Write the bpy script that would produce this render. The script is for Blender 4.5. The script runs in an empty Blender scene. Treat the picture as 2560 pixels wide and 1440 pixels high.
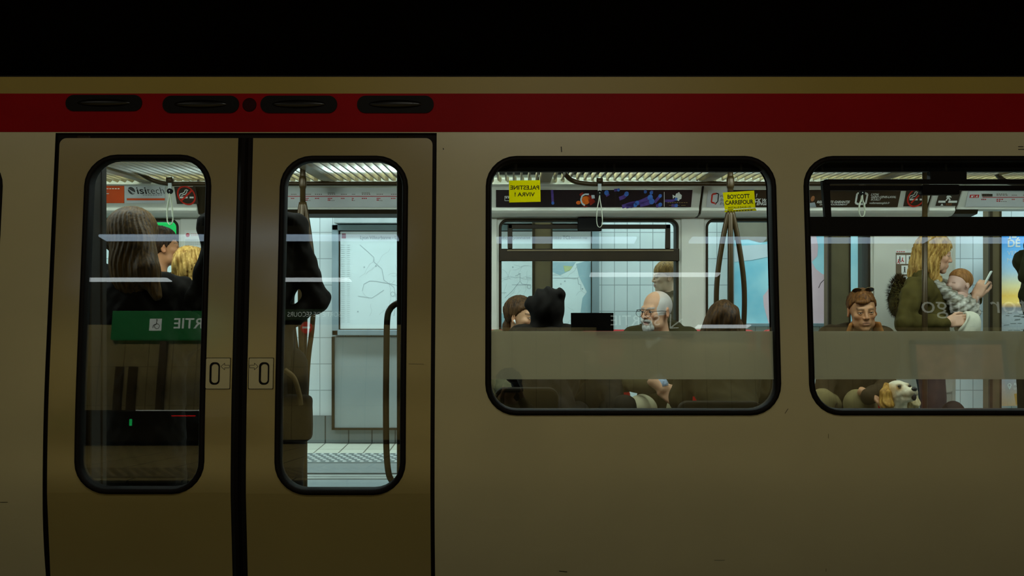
import bpy, math, random
import numpy as np
from mathutils import Vector, Matrix

# ------------------------------------------------------------------ camera, world, light, exposure
SC = bpy.context.scene
COL = SC.collection
D, F, H = 4.25, 2500.0, 1.33          # camera distance to the car, focal length in px (2560 wide), eye height
cam = bpy.data.cameras.new('camera'); camo = bpy.data.objects.new('camera', cam); COL.objects.link(camo)
camo.location = (0, -D, H); camo.rotation_euler = (math.pi/2, 0, 0)
cam.sensor_width = 36.0; cam.lens = F/2560*36.0; cam.clip_start = 0.05; cam.clip_end = 100
SC.camera = camo
vs = SC.view_settings
vs.view_transform = 'Standard'; vs.look = 'None'; vs.gamma = 1.0; vs.exposure = 0.0; vs.use_curve_mapping = False
w = bpy.data.worlds.new('world'); SC.world = w; w.use_nodes = True
w.node_tree.nodes['Background'].inputs[0].default_value = (0.010, 0.007, 0.001, 1)
w.node_tree.nodes['Background'].inputs[1].default_value = 0.25
SC.cycles.max_bounces = 8; SC.cycles.transparent_max_bounces = 24
SC.cycles.use_denoising = True

def area(name, loc, rot, sx, sy, power, col):
    l = bpy.data.lights.new(name, 'AREA'); l.shape = 'RECTANGLE'; l.size = sx; l.size_y = sy
    l.energy = power; l.color = col
    o = bpy.data.objects.new(name, l); COL.objects.link(o); o.location = loc; o.rotation_euler = rot
    return o
COOL = (0.86, 1.0, 0.97)
# ceiling lamps of the car over the near seats, and of the lit platform behind the car
for i in range(5):
    area('car_lamp', (-3.6+1.8*i, 1.05, 2.085), (math.radians(38), 0, 0), 1.4, 0.25, 14.5, COOL)
for x in (-2.6, -.9, .5, 1.9, 3.3):  # added fill lamps aimed at the near panes, to brighten the stickers
    area('near_pane_fill', (x, .85, 2.085), (math.radians(-62), 0, 0), 0.9, 0.15, 4.5, COOL)
for i in range(6):
    area('platform_lamp', (-5.0+2.0*i, 3.55, 2.75), (math.radians(14), 0, 0), 1.6, 0.2, 30.0, (0.74, 0.97, 1.0))
# added warm lamps above the viewer, set too high to mirror in the panes
for x, e in ((-4.4, 13.0), (0.4, 42.0), (5.2, 11.0)):
    area('near_lamp', (x, -4.4, 4.36), (math.radians(50), 0, 0), 2.4, 0.3, e, (1.0, 0.96, 0.80))  # unseen, added to light the side of the car
for x, e in ((-4.5, 135.0), (-1.0, 60.0), (2.5, 45.0), (6.0, 70.0)):                       # added lamps that brighten the near wall and its reflection
    area('near_wall_fill', (x, -3.5, 4.34), (math.radians(-50), 0, 0), 2.0, 0.2, e, (1.0, 0.90, 0.60))

# ------------------------------------------------------------------ helpers
def lin(c):
    return tuple(((v/255)/12.92 if v/255 <= 0.04045 else ((v/255+0.055)/1.055)**2.4) for v in c)

def P(px, py, Y):
    s = (D+Y)/F
    return Vector(((px-1280)*s, Y, H+(720-py)*s))
def PX(px, Y): return (px-1280)*(D+Y)/F
def PZ(py, Y): return H+(720-py)*(D+Y)/F

MATS = {}
def mat(name, col, rough=0.55, metal=0.0, var=0.10, scale=9.0, emit=0.0, spec=0.5, coat=0.0, coat_ior=1.5, bump=0.0, ramp=None, stretch=(1, 1, 1)):
    if name in MATS: return MATS[name]
    m = bpy.data.materials.new(name); m.use_nodes = True; nt = m.node_tree; b = nt.nodes['Principled BSDF']
    c = lin(col)
    tc = nt.nodes.new('ShaderNodeTexCoord'); mp = nt.nodes.new('ShaderNodeMapping'); mp.inputs['Scale'].default_value = stretch
    nz = nt.nodes.new('ShaderNodeTexNoise'); nz.inputs['Scale'].default_value = scale; nz.inputs['Detail'].default_value = 4
    nt.links.new(tc.outputs['Object'], mp.inputs[0]); nt.links.new(mp.outputs[0], nz.inputs['Vector'])
    rp = nt.nodes.new('ShaderNodeValToRGB')
    lo = ramp[0] if ramp else None
    rp.color_ramp.elements[0].position = 0.3; rp.color_ramp.elements[1].position = 0.7
    if ramp:
        rp.color_ramp.elements[0].color = lin(ramp[0])+(1,); rp.color_ramp.elements[1].color = lin(ramp[1])+(1,)
    else:
        rp.color_ramp.elements[0].color = tuple(v*(1-var) for v in c)+(1,)
        rp.color_ramp.elements[1].color = tuple(min(1, v*(1+var)) for v in c)+(1,)
    nt.links.new(nz.outputs[0], rp.inputs[0]); nt.links.new(rp.outputs[0], b.inputs['Base Color'])
    b.inputs['Roughness'].default_value = rough; b.inputs['Metallic'].default_value = metal
    b.inputs['Specular IOR Level'].default_value = spec; b.inputs['Coat Weight'].default_value = coat
    b.inputs['Coat Roughness'].default_value = 0.14; b.inputs['Coat IOR'].default_value = coat_ior
    if bump:
        bp = nt.nodes.new('ShaderNodeBump'); bp.inputs['Strength'].default_value = bump; bp.inputs['Distance'].default_value = 0.01
        nt.links.new(nz.outputs[0], bp.inputs['Height']); nt.links.new(bp.outputs[0], b.inputs['Normal'])
    if emit:
        nt.links.new(rp.outputs[0], b.inputs['Emission Color']); b.inputs['Emission Strength'].default_value = emit
    MATS[name] = m; return m

def mat_attr(name, rough=0.5, spec=0.4, emit=0.0):
    if name in MATS: return MATS[name]
    m = bpy.data.materials.new(name); m.use_nodes = True; nt = m.node_tree; b = nt.nodes['Principled BSDF']
    a = nt.nodes.new('ShaderNodeAttribute'); a.attribute_name = 'Col'
    nz = nt.nodes.new('ShaderNodeTexNoise'); nz.inputs['Scale'].default_value = 60
    mx = nt.nodes.new('ShaderNodeMix'); mx.data_type = 'RGBA'; mx.blend_type = 'OVERLAY'; mx.inputs[0].default_value = 0.12
    nt.links.new(a.outputs['Color'], mx.inputs[6]); nt.links.new(nz.outputs[0], mx.inputs[7])
    nt.links.new(mx.outputs[2], b.inputs['Base Color'])
    b.inputs['Roughness'].default_value = rough; b.inputs['Specular IOR Level'].default_value = spec
    if emit:
        nt.links.new(mx.outputs[2], b.inputs['Emission Color']); b.inputs['Emission Strength'].default_value = emit
    MATS[name] = m; return m

def mat_glass(name, tint=(0.90, 0.93, 0.93), r0=0.045, film=None, film_a=0.0, rough=0.0):
    m = bpy.data.materials.new(name); m.use_nodes = True; nt = m.node_tree
    for n in list(nt.nodes):
        if n.type == 'BSDF_PRINCIPLED': nt.nodes.remove(n)
    out = [n for n in nt.nodes if n.type == 'OUTPUT_MATERIAL'][0]
    tr = nt.nodes.new('ShaderNodeBsdfTransparent'); tr.inputs[0].default_value = tint+(1,)
    gl = nt.nodes.new('ShaderNodeBsdfGlossy'); gl.inputs['Roughness'].default_value = rough
    lw = nt.nodes.new('ShaderNodeLayerWeight'); lw.inputs[0].default_value = 0.5
    pw = nt.nodes.new('ShaderNodeMath'); pw.operation = 'POWER'; pw.inputs[1].default_value = 5
    ma = nt.nodes.new('ShaderNodeMath'); ma.operation = 'MULTIPLY_ADD'; ma.inputs[1].default_value = 0.7; ma.inputs[2].default_value = r0
    nt.links.new(lw.outputs['Facing'], pw.inputs[0]); nt.links.new(pw.outputs[0], ma.inputs[0])
    base = tr
    if film:
        df = nt.nodes.new('ShaderNodeBsdfDiffuse'); df.inputs[0].default_value = lin(film)+(1,)
        mf = nt.nodes.new('ShaderNodeMixShader'); mf.inputs[0].default_value = film_a
        nz = nt.nodes.new('ShaderNodeTexNoise'); nz.inputs['Scale'].default_value = 14
        mr = nt.nodes.new('ShaderNodeMapRange'); mr.inputs[3].default_value = film_a-0.02; mr.inputs[4].default_value = film_a+0.02
        nt.links.new(nz.outputs[0], mr.inputs[0]); nt.links.new(mr.outputs[0], mf.inputs[0])
        nt.links.new(tr.outputs[0], mf.inputs[1]); nt.links.new(df.outputs[0], mf.inputs[2]); base = mf
    ms = nt.nodes.new('ShaderNodeMixShader')
    nt.links.new(ma.outputs[0], ms.inputs[0]); nt.links.new(base.outputs[0], ms.inputs[1]); nt.links.new(gl.outputs[0], ms.inputs[2])
    nt.links.new(ms.outputs[0], out.inputs[0])
    MATS[name] = m; return m

def mat_paper(name, col, thru=0.75):
    m = bpy.data.materials.new(name); m.use_nodes = True; nt = m.node_tree
    b = nt.nodes['Principled BSDF']; out = [n for n in nt.nodes if n.type == 'OUTPUT_MATERIAL'][0]
    nz = nt.nodes.new('ShaderNodeTexNoise'); nz.inputs['Scale'].default_value = 18
    rp = nt.nodes.new('ShaderNodeValToRGB'); c = lin(col)
    rp.color_ramp.elements[0].color = tuple(v*.93 for v in c)+(1,); rp.color_ramp.elements[1].color = c+(1,)
    nt.links.new(nz.outputs[0], rp.inputs[0]); nt.links.new(rp.outputs[0], b.inputs['Base Color']); b.inputs['Roughness'].default_value = .7
    tl = nt.nodes.new('ShaderNodeBsdfTranslucent'); nt.links.new(rp.outputs[0], tl.inputs[0])
    mx = nt.nodes.new('ShaderNodeMixShader'); mx.inputs[0].default_value = thru
    nt.links.new(b.outputs[0], mx.inputs[1]); nt.links.new(tl.outputs[0], mx.inputs[2]); nt.links.new(mx.outputs[0], out.inputs[0])
    MATS[name] = m; return m

def mat_tile(name, c, grout, tw, th, rough=0.25, var=0.04, axis='XZ', off=0.0, gw=0.006, spec=0.5):
    m = bpy.data.materials.new(name); m.use_nodes = True; nt = m.node_tree; b = nt.nodes['Principled BSDF']
    tc = nt.nodes.new('ShaderNodeTexCoord'); sp = nt.nodes.new('ShaderNodeSeparateXYZ'); cb = nt.nodes.new('ShaderNodeCombineXYZ')
    nt.links.new(tc.outputs['Object'], sp.inputs[0])
    nt.links.new(sp.outputs[axis[0]], cb.inputs[0]); nt.links.new(sp.outputs[axis[1]], cb.inputs[1])
    br = nt.nodes.new('ShaderNodeTexBrick'); br.offset = off; br.squash = 1.0
    br.inputs['Scale'].default_value = 1.0; br.inputs['Brick Width'].default_value = tw; br.inputs['Row Height'].default_value = th
    br.inputs['Mortar Size'].default_value = gw; br.inputs['Mortar Smooth'].default_value = 0.1
    a = lin(c); br.inputs['Color1'].default_value = tuple(v*(1-var) for v in a)+(1,); br.inputs['Color2'].default_value = tuple(v*(1+var) for v in a)+(1,)
    br.inputs['Mortar'].default_value = lin(grout)+(1,)
    nt.links.new(cb.outputs[0], br.inputs['Vector']); nt.links.new(br.outputs['Color'], b.inputs['Base Color'])
    b.inputs['Roughness'].default_value = rough; b.inputs['Specular IOR Level'].default_value = spec
    MATS[name] = m; return m

class M:
    def __init__(s): s.v = []; s.f = []; s.c = None
    def add(s, vs, fs):
        b = len(s.v); s.v += [tuple(p) for p in vs]; s.f += [tuple(i+b for i in f) for f in fs]; return s
    def box(s, x0, x1, y0, y1, z0, z1):
        x0, x1 = min(x0, x1), max(x0, x1); y0, y1 = min(y0, y1), max(y0, y1); z0, z1 = min(z0, z1), max(z0, z1)
        v = [(x, y, z) for x in (x0, x1) for y in (y0, y1) for z in (z0, z1)]
        return s.add(v, [(0, 1, 3, 2), (4, 6, 7, 5), (0, 4, 5, 1), (2, 3, 7, 6), (0, 2, 6, 4), (1, 5, 7, 3)])
    def prism(s, poly, yf, t):           # polygon in (x, z); front at yf(z), back t behind
        n = len(poly)
        if callable(yf): fr = [(x, yf(z), z) for x, z in poly]
        else: fr = [(x, yf, z) for x, z in poly]
        bk = [(x, y+t, z) for x, y, z in fr]
        a = sum(poly[i][0]*poly[(i+1) % n][1]-poly[(i+1) % n][0]*poly[i][1] for i in range(n))
        f = [tuple(range(n)), tuple(range(2*n-1, n-1, -1))]+[(i, i+n, (i+1) % n+n, (i+1) % n) for i in range(n)]
        if a < 0: f = [tuple(reversed(q)) for q in f]
        return s.add(fr+bk, f)
    def tube(s, pts, r, n=10, caps=True):
        pts = [Vector(p) for p in pts]; m = len(pts)
        rr = r if isinstance(r, (list, tuple)) else [r]*m
        up = None; rings = []
        for i in range(m):
            t = (pts[min(i+1, m-1)]-pts[max(i-1, 0)]).normalized()
            if up is None:
                up = Vector((0, 0, 1)) if abs(t.z) < 0.9 else Vector((1, 0, 0))
            a = t.cross(up).normalized(); up = a.cross(t).normalized()
            rings.append([pts[i]+(a*math.cos(2*math.pi*k/n)+up*math.sin(2*math.pi*k/n))*rr[i] for k in range(n)])
        v = [p for q in rings for p in q]
        f = [(i*n+k, i*n+(k+1) % n, (i+1)*n+(k+1) % n, (i+1)*n+k) for i in range(m-1) for k in range(n)]
        if caps: f += [tuple(range(n-1, -1, -1)), tuple((m-1)*n+k for k in range(n))]
        return s.add(v, f)
    def ell(s, c, r, n=16):
        v = []; f = []; m = n//2
        for i in range(m+1):
            a = math.pi*i/m
            for k in range(n):
                b = 2*math.pi*k/n
                v.append((c[0]+r[0]*math.sin(a)*math.cos(b), c[1]+r[1]*math.sin(a)*math.sin(b), c[2]+r[2]*math.cos(a)))
        for i in range(m):
            for k in range(n): f.append((i*n+k, (i+1)*n+k, (i+1)*n+(k+1) % n, i*n+(k+1) % n))
        return s.add(v, f)

def smooth_curve(pts, n=8):
    pts = [Vector(p) for p in pts]; out = []
    q = [pts[0]*2-pts[1]]+pts+[pts[-1]*2-pts[-2]]
    for i in range(1, len(q)-2):
        a, b, c, d = q[i-1], q[i], q[i+1], q[i+2]
        for k in range(n):
            t = k/n
            out.append(0.5*((2*b)+(c-a)*t+(2*a-5*b+4*c-d)*t*t+(3*b-a-3*c+d)*t**3))
    return out+[pts[-1]]

def rrect(x0, x1, z0, z1, r, n=8):
    o = []
    for cx, cz, a0 in ((x1-r, z1-r, 0), (x0+r, z1-r, 90), (x0+r, z0+r, 180), (x1-r, z0+r, 270)):
        for k in range(n+1):
            a = math.radians(a0+90*k/n); o.append((cx+r*math.cos(a), cz+r*math.sin(a)))
    return o

def tagit(o, label=None, cat=None, group=None, kind=None):
    if label: o['label'] = label
    if cat: o['category'] = cat
    if group: o['group'] = group
    if kind: o['kind'] = kind
    return o

def thing(name, label, cat, loc=(0, 0, 0), group=None):
    o = bpy.data.objects.new(name, None); COL.objects.link(o); o.location = loc; o.empty_display_size = 0.1
    return tagit(o, label, cat, group)

def obj(name, mb, material, parent=None, smooth=False, bevel=0.0, label=None, cat=None, group=None, kind=None, colors=None):
    me = bpy.data.meshes.new(name); me.from_pydata(mb.v, [], mb.f); me.validate(); me.update()
    if material: me.materials.append(material)
    if smooth: me.polygons.foreach_set('use_smooth', [True]*len(me.polygons))
    cc = colors if colors is not None else mb.c
    if cc is not None:
        at = me.color_attributes.new('Col', 'FLOAT_COLOR', 'POINT')
        at.data.foreach_set('color', np.asarray(cc, dtype=np.float32).ravel())
    o = bpy.data.objects.new(name, me); COL.objects.link(o)
    if parent:
        o.parent = parent
        if parent.type == 'EMPTY': o.matrix_parent_inverse = Matrix.Translation(-Vector(parent.location))
    if bevel:
        bm = o.modifiers.new('bevel', 'BEVEL'); bm.width = bevel; bm.segments = 2; bm.limit_method = 'ANGLE'
    return tagit(o, label, cat, group, kind)

def struct(name, mb, material, **k): return obj(name, mb, material, kind='structure', **k)

def copy_thing(o, loc):
    c = o.copy(); COL.objects.link(c); c.location = loc
    for ch in list(o.children):
        d = ch.copy(); COL.objects.link(d); d.parent = c
        for g in list(ch.children):
            e = g.copy(); COL.objects.link(e); e.parent = d
    return c

def text_mesh(s, bold=0.0, shear=0.0):
    cu = bpy.data.curves.new('lettering', 'FONT'); cu.body = s; cu.size = 1.0; cu.offset = bold; cu.shear = shear
    cu.resolution_u = 3
    o = bpy.data.objects.new('lettering', cu); COL.objects.link(o)
    dg = bpy.context.evaluated_depsgraph_get()
    me = bpy.data.meshes.new_from_object(o.evaluated_get(dg))
    v = [(p.co.x, p.co.y) for p in me.vertices]; f = [tuple(q.vertices) for q in me.polygons]
    bpy.data.objects.remove(o); bpy.data.meshes.remove(me); bpy.data.curves.remove(cu)
    return v, f

def text(mb, s, x, z, h, yf, mirror=False, bold=0.0, shear=0.0, width=None, rot=0.0, back=False):
    """letters with cap height h, left-bottom at (x, z) as read; mirror: reads right to left in +X; back: faces +Y"""
    v, f = text_mesh(s, bold, shear)
    if not v: return
    x0 = min(p[0] for p in v); x1 = max(p[0] for p in v)
    k = h/0.69; kx = k if width is None else width/(x1-x0)
    out = []
    c, sn = math.cos(rot), math.sin(rot)
    for a, b in v:
        u, q = (a-x0)*kx, b*k
        u, q = u*c-q*sn, u*sn+q*c
        X = x-u if (mirror or back) else x+u
        Z = z+q
        out.append((X, yf(Z) if callable(yf) else yf, Z))
    mb.add(out, f)

def strip(mb, pts, wd, yf):
    """a thin printed line along (x, z) points"""
    for (x0, z0), (x1, z1) in zip(pts, pts[1:]):
        dx, dz = x1-x0, z1-z0; L = math.hypot(dx, dz) or 1e-6
        nx, nz = -dz/L*wd/2, dx/L*wd/2
        q = [(x0+nx, z0+nz), (x0-nx, z0-nz), (x1-nx, z1-nz), (x1+nx, z1+nz)]
        mb.add([(a, yf(b) if callable(yf) else yf, b) for a, b in q], [(0, 1, 2, 3)])

def flat(mb, poly, yf):
    mb.add([(a, yf(b) if callable(yf) else yf, b) for a, b in poly], [tuple(range(len(poly)))])
def rect(x0, x1, z0, z1): return [(x0, z0), (x1, z0), (x1, z1), (x0, z1)]
def disc(cx, cz, r, n=24, rz=None): return [(cx+r*math.cos(2*math.pi*k/n), cz+(rz or r)*math.sin(2*math.pi*k/n)) for k in range(n)]
def ringstrip(mb, cx, cz, r, wd, yf, n=28):
    strip(mb, [(cx+r*math.cos(2*math.pi*k/n), cz+r*math.sin(2*math.pi*k/n)) for k in range(n+1)], wd, yf)
random.seed(7)
# ------------------------------------------------------------------ materials
CREAM = mat('cream_paint', (188, 178, 136), rough=0.30, var=0.03, scale=3, coat=0.7)
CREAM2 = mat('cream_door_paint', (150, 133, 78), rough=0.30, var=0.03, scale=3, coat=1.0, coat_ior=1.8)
YELLOWCREAM = mat('roof_strip_dimmed', (146, 124, 28), rough=0.45, var=0.03, scale=3)  # colour darkened to stand for the weaker light near the roof
RED = mat('red_band_dimmed', (140, 1, 5), rough=0.5, var=0.06, scale=4, spec=.08)  # red darkened for the dim light high on the side
RUBBER = mat('black_rubber', (16, 10, 5), rough=0.6, var=0.15, scale=20, spec=0.15)
BLACK = mat('black_plastic', (10, 7, 4), rough=0.6, var=0.2, scale=20, spec=0.15)
DARKBROWN = mat('dark_brown_frame', (44, 32, 10), rough=0.5, var=0.12, scale=12, spec=.25)
STEEL = mat('brushed_steel_tube', (66, 50, 22), rough=0.38, metal=0.35, var=0.1, scale=30)
WHITEPANEL = mat('white_interior_panel', (214, 214, 200), rough=0.45, var=0.03, scale=5)
CEILWHITE = mat('ceiling_white', (205, 200, 180), rough=0.5, var=0.04, scale=5)
SLAT = mat('slat_cream', (150, 134, 100), rough=0.35, var=0.04, scale=8)
GLASS = mat_glass('window_glass')
FILM = mat_glass('frosted_film', film=(232, 228, 204), film_a=0.76, r0=0.022)
TUBE = mat('lamp_tube', (215, 240, 235), emit=40.0, var=0.01)
NEARLAMP = mat('near_lamp_diffuser', (228, 238, 240), emit=4.8, var=0.01)
TILE = mat_tile('white_wall_tile', (216, 222, 221), (158, 164, 162), 0.110, 0.226, gw=0.0032, off=0.0)
FLOORT = mat_tile('platform_floor_tile', (214, 214, 196), (120, 118, 105), 0.20, 0.40, axis='XY', gw=0.006, rough=0.4)
BASET = mat_tile('base_tile', (120, 126, 124), (60, 60, 55), 0.2, 0.24, gw=0.006, rough=0.35)
EDGE = mat('platform_edge_stone', (122, 130, 129), rough=0.6, var=0.06, scale=14)
TACTP = mat('tactile_plate', (104, 114, 114), rough=.5, var=.06, scale=14)
TACT = mat('tactile_stone', (186, 192, 188), rough=0.5, var=0.05, scale=14)
NEARTILE = mat_tile('near_wall_tile', (205, 190, 140), (160, 146, 100), 0.30, 0.9, gw=0.006, rough=0.4)
CONC = mat('dark_concrete', (26, 22, 16), rough=0.9, var=0.2, scale=4)
UNLIT = mat('unlit_black', (6, 4, 2), rough=0.95, var=0.2, scale=4, spec=0.0)  # near black colour stands in for the unlit upper parts of the station
GREY = mat('grey_panel', (150, 158, 156), rough=0.25, var=0.03, scale=4)
FRAMEG = mat('aluminium_frame', (150, 166, 172), rough=0.35, metal=0.3, var=0.05, scale=10)
POST = mat('brown_steel_post', (92, 76, 44), rough=0.5, var=0.10, scale=7)
REDSEAT = mat('red_seat_vinyl', (190, 22, 14), rough=0.4, var=0.06, scale=10)
SHELL = mat('pale_seat_shell', (196, 202, 198), rough=0.35, var=0.03, scale=6)
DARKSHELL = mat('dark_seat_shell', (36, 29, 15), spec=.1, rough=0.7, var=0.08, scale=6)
INK = mat('dark_ink', (40, 36, 30), rough=0.6, var=0.1)
REDINK = mat('red_ink', (196, 40, 40), rough=0.6, var=0.1)
WHITEINK = mat('white_ink', (236, 238, 230), rough=0.6, var=0.03)

# ------------------------------------------------------------------ the station round the car
X0, X1 = -6.2, 7.6
YW = 4.34
struct('wall_back', M().box(X0, X1, YW, YW+0.2, 0.0, 4.2), TILE)
m = M()
for k in range(3): m.box(X0, X1, YW-0.015-0.004*k, YW, 0.0, 0.22-0.07*k)
struct('baseboard_back', M().box(X0, X1, YW-0.02, YW+0.01, 0.0, 0.235), BASET)
struct('floor', M().box(X0, X1, 2.93, YW+0.2, -0.25, 0.0), FLOORT)
struct('trim_1', M().box(X0, X1, 2.925, 3.32, -0.24, 0.004), EDGE)
def studs(y0, y1, x0, x1, st):
    mb = M()
    ny = int((y1-y0)/st); nx = int((x1-x0)/st)
    for j in range(ny):
        for i in range(nx):
            x = x0+st*(i+0.5*(j % 2)); y = y0+st*(j+0.5); r = st*0.28
            v = [(x+r*math.cos(a), y+r*math.sin(a), 0.004) for a in [math.pi/3*k for k in range(6)]]
            v += [(x+r*.55*math.cos(a), y+r*.55*math.sin(a), 0.012) for a in [math.pi/3*k for k in range(6)]]
            mb.add(v, [(k, (k+1) % 6, 6+(k+1) % 6, 6+k) for k in range(6)]+[tuple(range(6, 12))])
    return mb
struct('trim_2', studs(3.36, 3.76, -2.6, 4.6, 0.066), TACT)
struct('trim_4', M().box(X0, X1, 3.34, 3.78, -0.01, 0.0045), TACTP)
struct('trim_5', M().box(X0, X1, -3.98, -3.15, -0.01, 0.0045), mat('near_tactile_plate', (150, 134, 88), rough=.5))
struct('ceiling', M().box(X0, X1, 2.6, YW+0.2, 3.0, 3.2), CEILWHITE)
struct('wall_upper', M().box(X0, X1, 0.5, 0.75, 2.33, 5.2), UNLIT)  # black bulkhead added to stop far platform light leaking over the car
struct('wall_end_left', M().box(X0-0.15, X0, -8.2, 5, -1.2, 5.2), CONC)
struct('wall_end_right', M().box(X1, X1+0.15, -8.2, 5, -1.2, 5.2), CONC)
# near platform (seen as reflections in the panes and the paint)
struct('wall_front', M().box(X0, X1, -8.2, -8.0, 0.0, 2.42), NEARTILE)
struct('wall_front_upper', M().box(X0, X1, -8.2, -8.0, 2.42, 4.5), UNLIT)  # coloured black so the upper wall stays dark in the pane reflections
struct('floor.001', M().box(X0, X1, -8.2, -3.0, -0.3, 0.0), mat_tile('near_floor_tile', (200, 182, 128), (90, 78, 45), 0.4, 0.4, axis='XY', gw=0.008, rough=0.5))
struct('trim_3', studs(-3.95, -3.2, -4.4, 3.6, 0.09), mat('near_tactile', (196, 178, 122), rough=0.4, var=0.08))
struct('floor.002', M().box(X0, X1, -3.05, 3.0, -1.25, -1.15), CONC)
struct('wall_track', M().box(X0, X1, -3.2, -3.0, -1.2, -0.02), CONC)
struct('ceiling.001', M().box(X0, X1, -8.2, 0.75, 4.4, 4.6), UNLIT)
struct('baseboard_front', M().box(X0, X1, -8.0, -7.97, 0.0, 0.10), CONC)

# ------------------------------------------------------------------ the car
def prof(z):
    if z >= 1.02: return 0.0274+(z-1.02)*0.0955
    if z >= 0.446: return 0.0832*(z-0.446)**2
    return 0.25*(z-0.446)**2
def profd(z):                      # the doors have a crease at the bottom of their windows
    return prof(z) if z >= 0.446 else -0.088*(z-0.446)
def profw(z): return prof(1.32)+(z-1.32)*0.0975      # flat panes

def hole_x(h, z):
    xl, xr, zb, zt, r = h
    if z > zt-r: q = z-(zt-r)
    elif z < zb+r: q = (zb+r)-z
    else: return xl, xr
    q = min(q, r); k = r-math.sqrt(max(0, r*r-q*q))
    return xl+k, xr-k
def skin(x0, x1, z0, z1, holes, yf, dz=0.05, back=None):
    lv = {z0, z1}
    z = z0
    while z < z1: lv.add(round(z, 5)); z += dz
    for h in holes:
        zb, zt, r = h[2], h[3], h[4]
        for k in range(9):
            q = r*(1-math.cos(math.pi/2*k/8)) if r else 0
            for t in (zb+q, zt-q):
                if z0 <= t <= z1: lv.add(round(t, 5))
    lv = sorted(lv); lv = [a for i, a in enumerate(lv) if i == 0 or a-lv[i-1] > 1e-4]
    mb = M()
    for za, zb in zip(lv, lv[1:]):
        act = sorted([h for h in holes if h[2] <= za+1e-4 and h[3] >= zb-1e-4], key=lambda h: h[0])
        ea = [x0]; eb = [x0]
        for h in act:
            a = hole_x(h, za); b = hole_x(h, zb); ea += a; eb += b
        ea.append(x1); eb.append(x1)
        for i in range(0, len(ea), 2):
            q = [(ea[i], za), (ea[i+1], za), (eb[i+1], zb), (eb[i], zb)]
            mb.add([(x, yf(zz), zz) for x, zz in q], [(0, 1, 2, 3)])
            if back: mb.add([(x, yf(zz)+back, zz) for x, zz in q], [(3, 2, 1, 0)])
    return mb
def rloop(x0, x1, z0, z1, r, n=7, side=14):
    o = []
    def arc(cx, cz, a0):
        for k in range(n+1):
            a = math.radians(a0+90*k/n); o.append((cx+r*math.cos(a), cz+r*math.sin(a)))
    def ln(a, b):
        for k in range(1, side): t = k/side; o.append((a[0]+(b[0]-a[0])*t, a[1]+(b[1]-a[1])*t))
    arc(x1-r, z1-r, 0); ln((x1-r, z1), (x0+r, z1)); arc(x0+r, z1-r, 90); ln((x0, z1-r), (x0, z0+r))
    arc(x0+r, z0+r, 180); ln((x0+r, z0), (x1-r, z0)); arc(x1-r, z0+r, 270); ln((x1, z0+r), (x1, z1-r))
    return o
def ring(h, wd, yf, front=-0.012, depth=0.05, edge=0.006):
    """a rubber profile round the rounded opening h, wd wide"""
    xl, xr, zb, zt, r = h
    loops = [(0, 0.004), (edge, front), (wd-edge, front), (wd, 0.0), (wd, depth)]
    vs = []; n = None
    for ins, off in loops:
        L = rloop(xl+ins, xr-ins, zb+ins, zt-ins, max(0.01, r-ins)); n = len(L)
        vs += [(x, yf(z)+off, z) for x, z in L]
    fs = [(a*n+k, a*n+(k+1) % n, (a+1)*n+(k+1) % n, (a+1)*n+k) for a in range(len(loops)-1) for k in range(n)]
    return M().add(vs, fs)
def pane(x0, x1, z0, z1, yf, off, t=0.006, nz=18):
    mb = M()
    zz = [z0+(z1-z0)*k/nz for k in range(nz+1)]
    for o in (off, off+t):
        v = [(x, yf(z)+o, z) for z in zz for x in (x0, x1)]
        f = [(2*k, 2*k+1, 2*k+3, 2*k+2) for k in range(nz)]
        if o != off: f = [tuple(reversed(q)) for q in f]
        mb.add(v, f)
    return mb

car = thing('metro_car', 'cream metro car with a red band, two sliding doors and large windows', 'metro car', (0, 0.0, -0.9))
DOOR = (-1.995, -0.329, -0.02, 2.008, 0.0)
W2 = (-0.116, 1.151, 0.785, 1.908, 0.135)
W3 = (1.266, 2.533, 0.785, 1.908, 0.135)
W1 = (-3.480, -2.213, 0.785, 1.908, 0.135)
sh = lambda h, d: (h[0]+d, h[1]-d, h[2]+d, h[3]-d, max(h[4]-d, 0))
zr0, zr1 = 2.012, 2.183
obj('body_side', skin(-5.2, 5.4, -0.25, zr0, [DOOR]+[sh(h, 0.008) for h in (W1, W2, W3)], prof, back=None), CREAM, car, smooth=True)
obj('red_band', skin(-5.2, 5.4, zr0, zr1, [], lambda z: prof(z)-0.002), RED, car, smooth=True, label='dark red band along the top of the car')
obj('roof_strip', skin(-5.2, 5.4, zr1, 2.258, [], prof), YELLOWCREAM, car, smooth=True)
m = M(); y0 = prof(2.258)
prof_r = [(y0, 2.258), (y0+0.02, 2.268), (y0+0.08, 2.275), (1.4, 2.31), (2.78, 2.27), (2.84, 2.0)]
for (a, b), (c, d) in zip(prof_r, prof_r[1:]): m.add([(-5.2, a, b), (5.4, a, b), (5.4, c, d), (-5.2, c, d)], [(0, 1, 2, 3)])
obj('roof', m, CONC, car)
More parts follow.
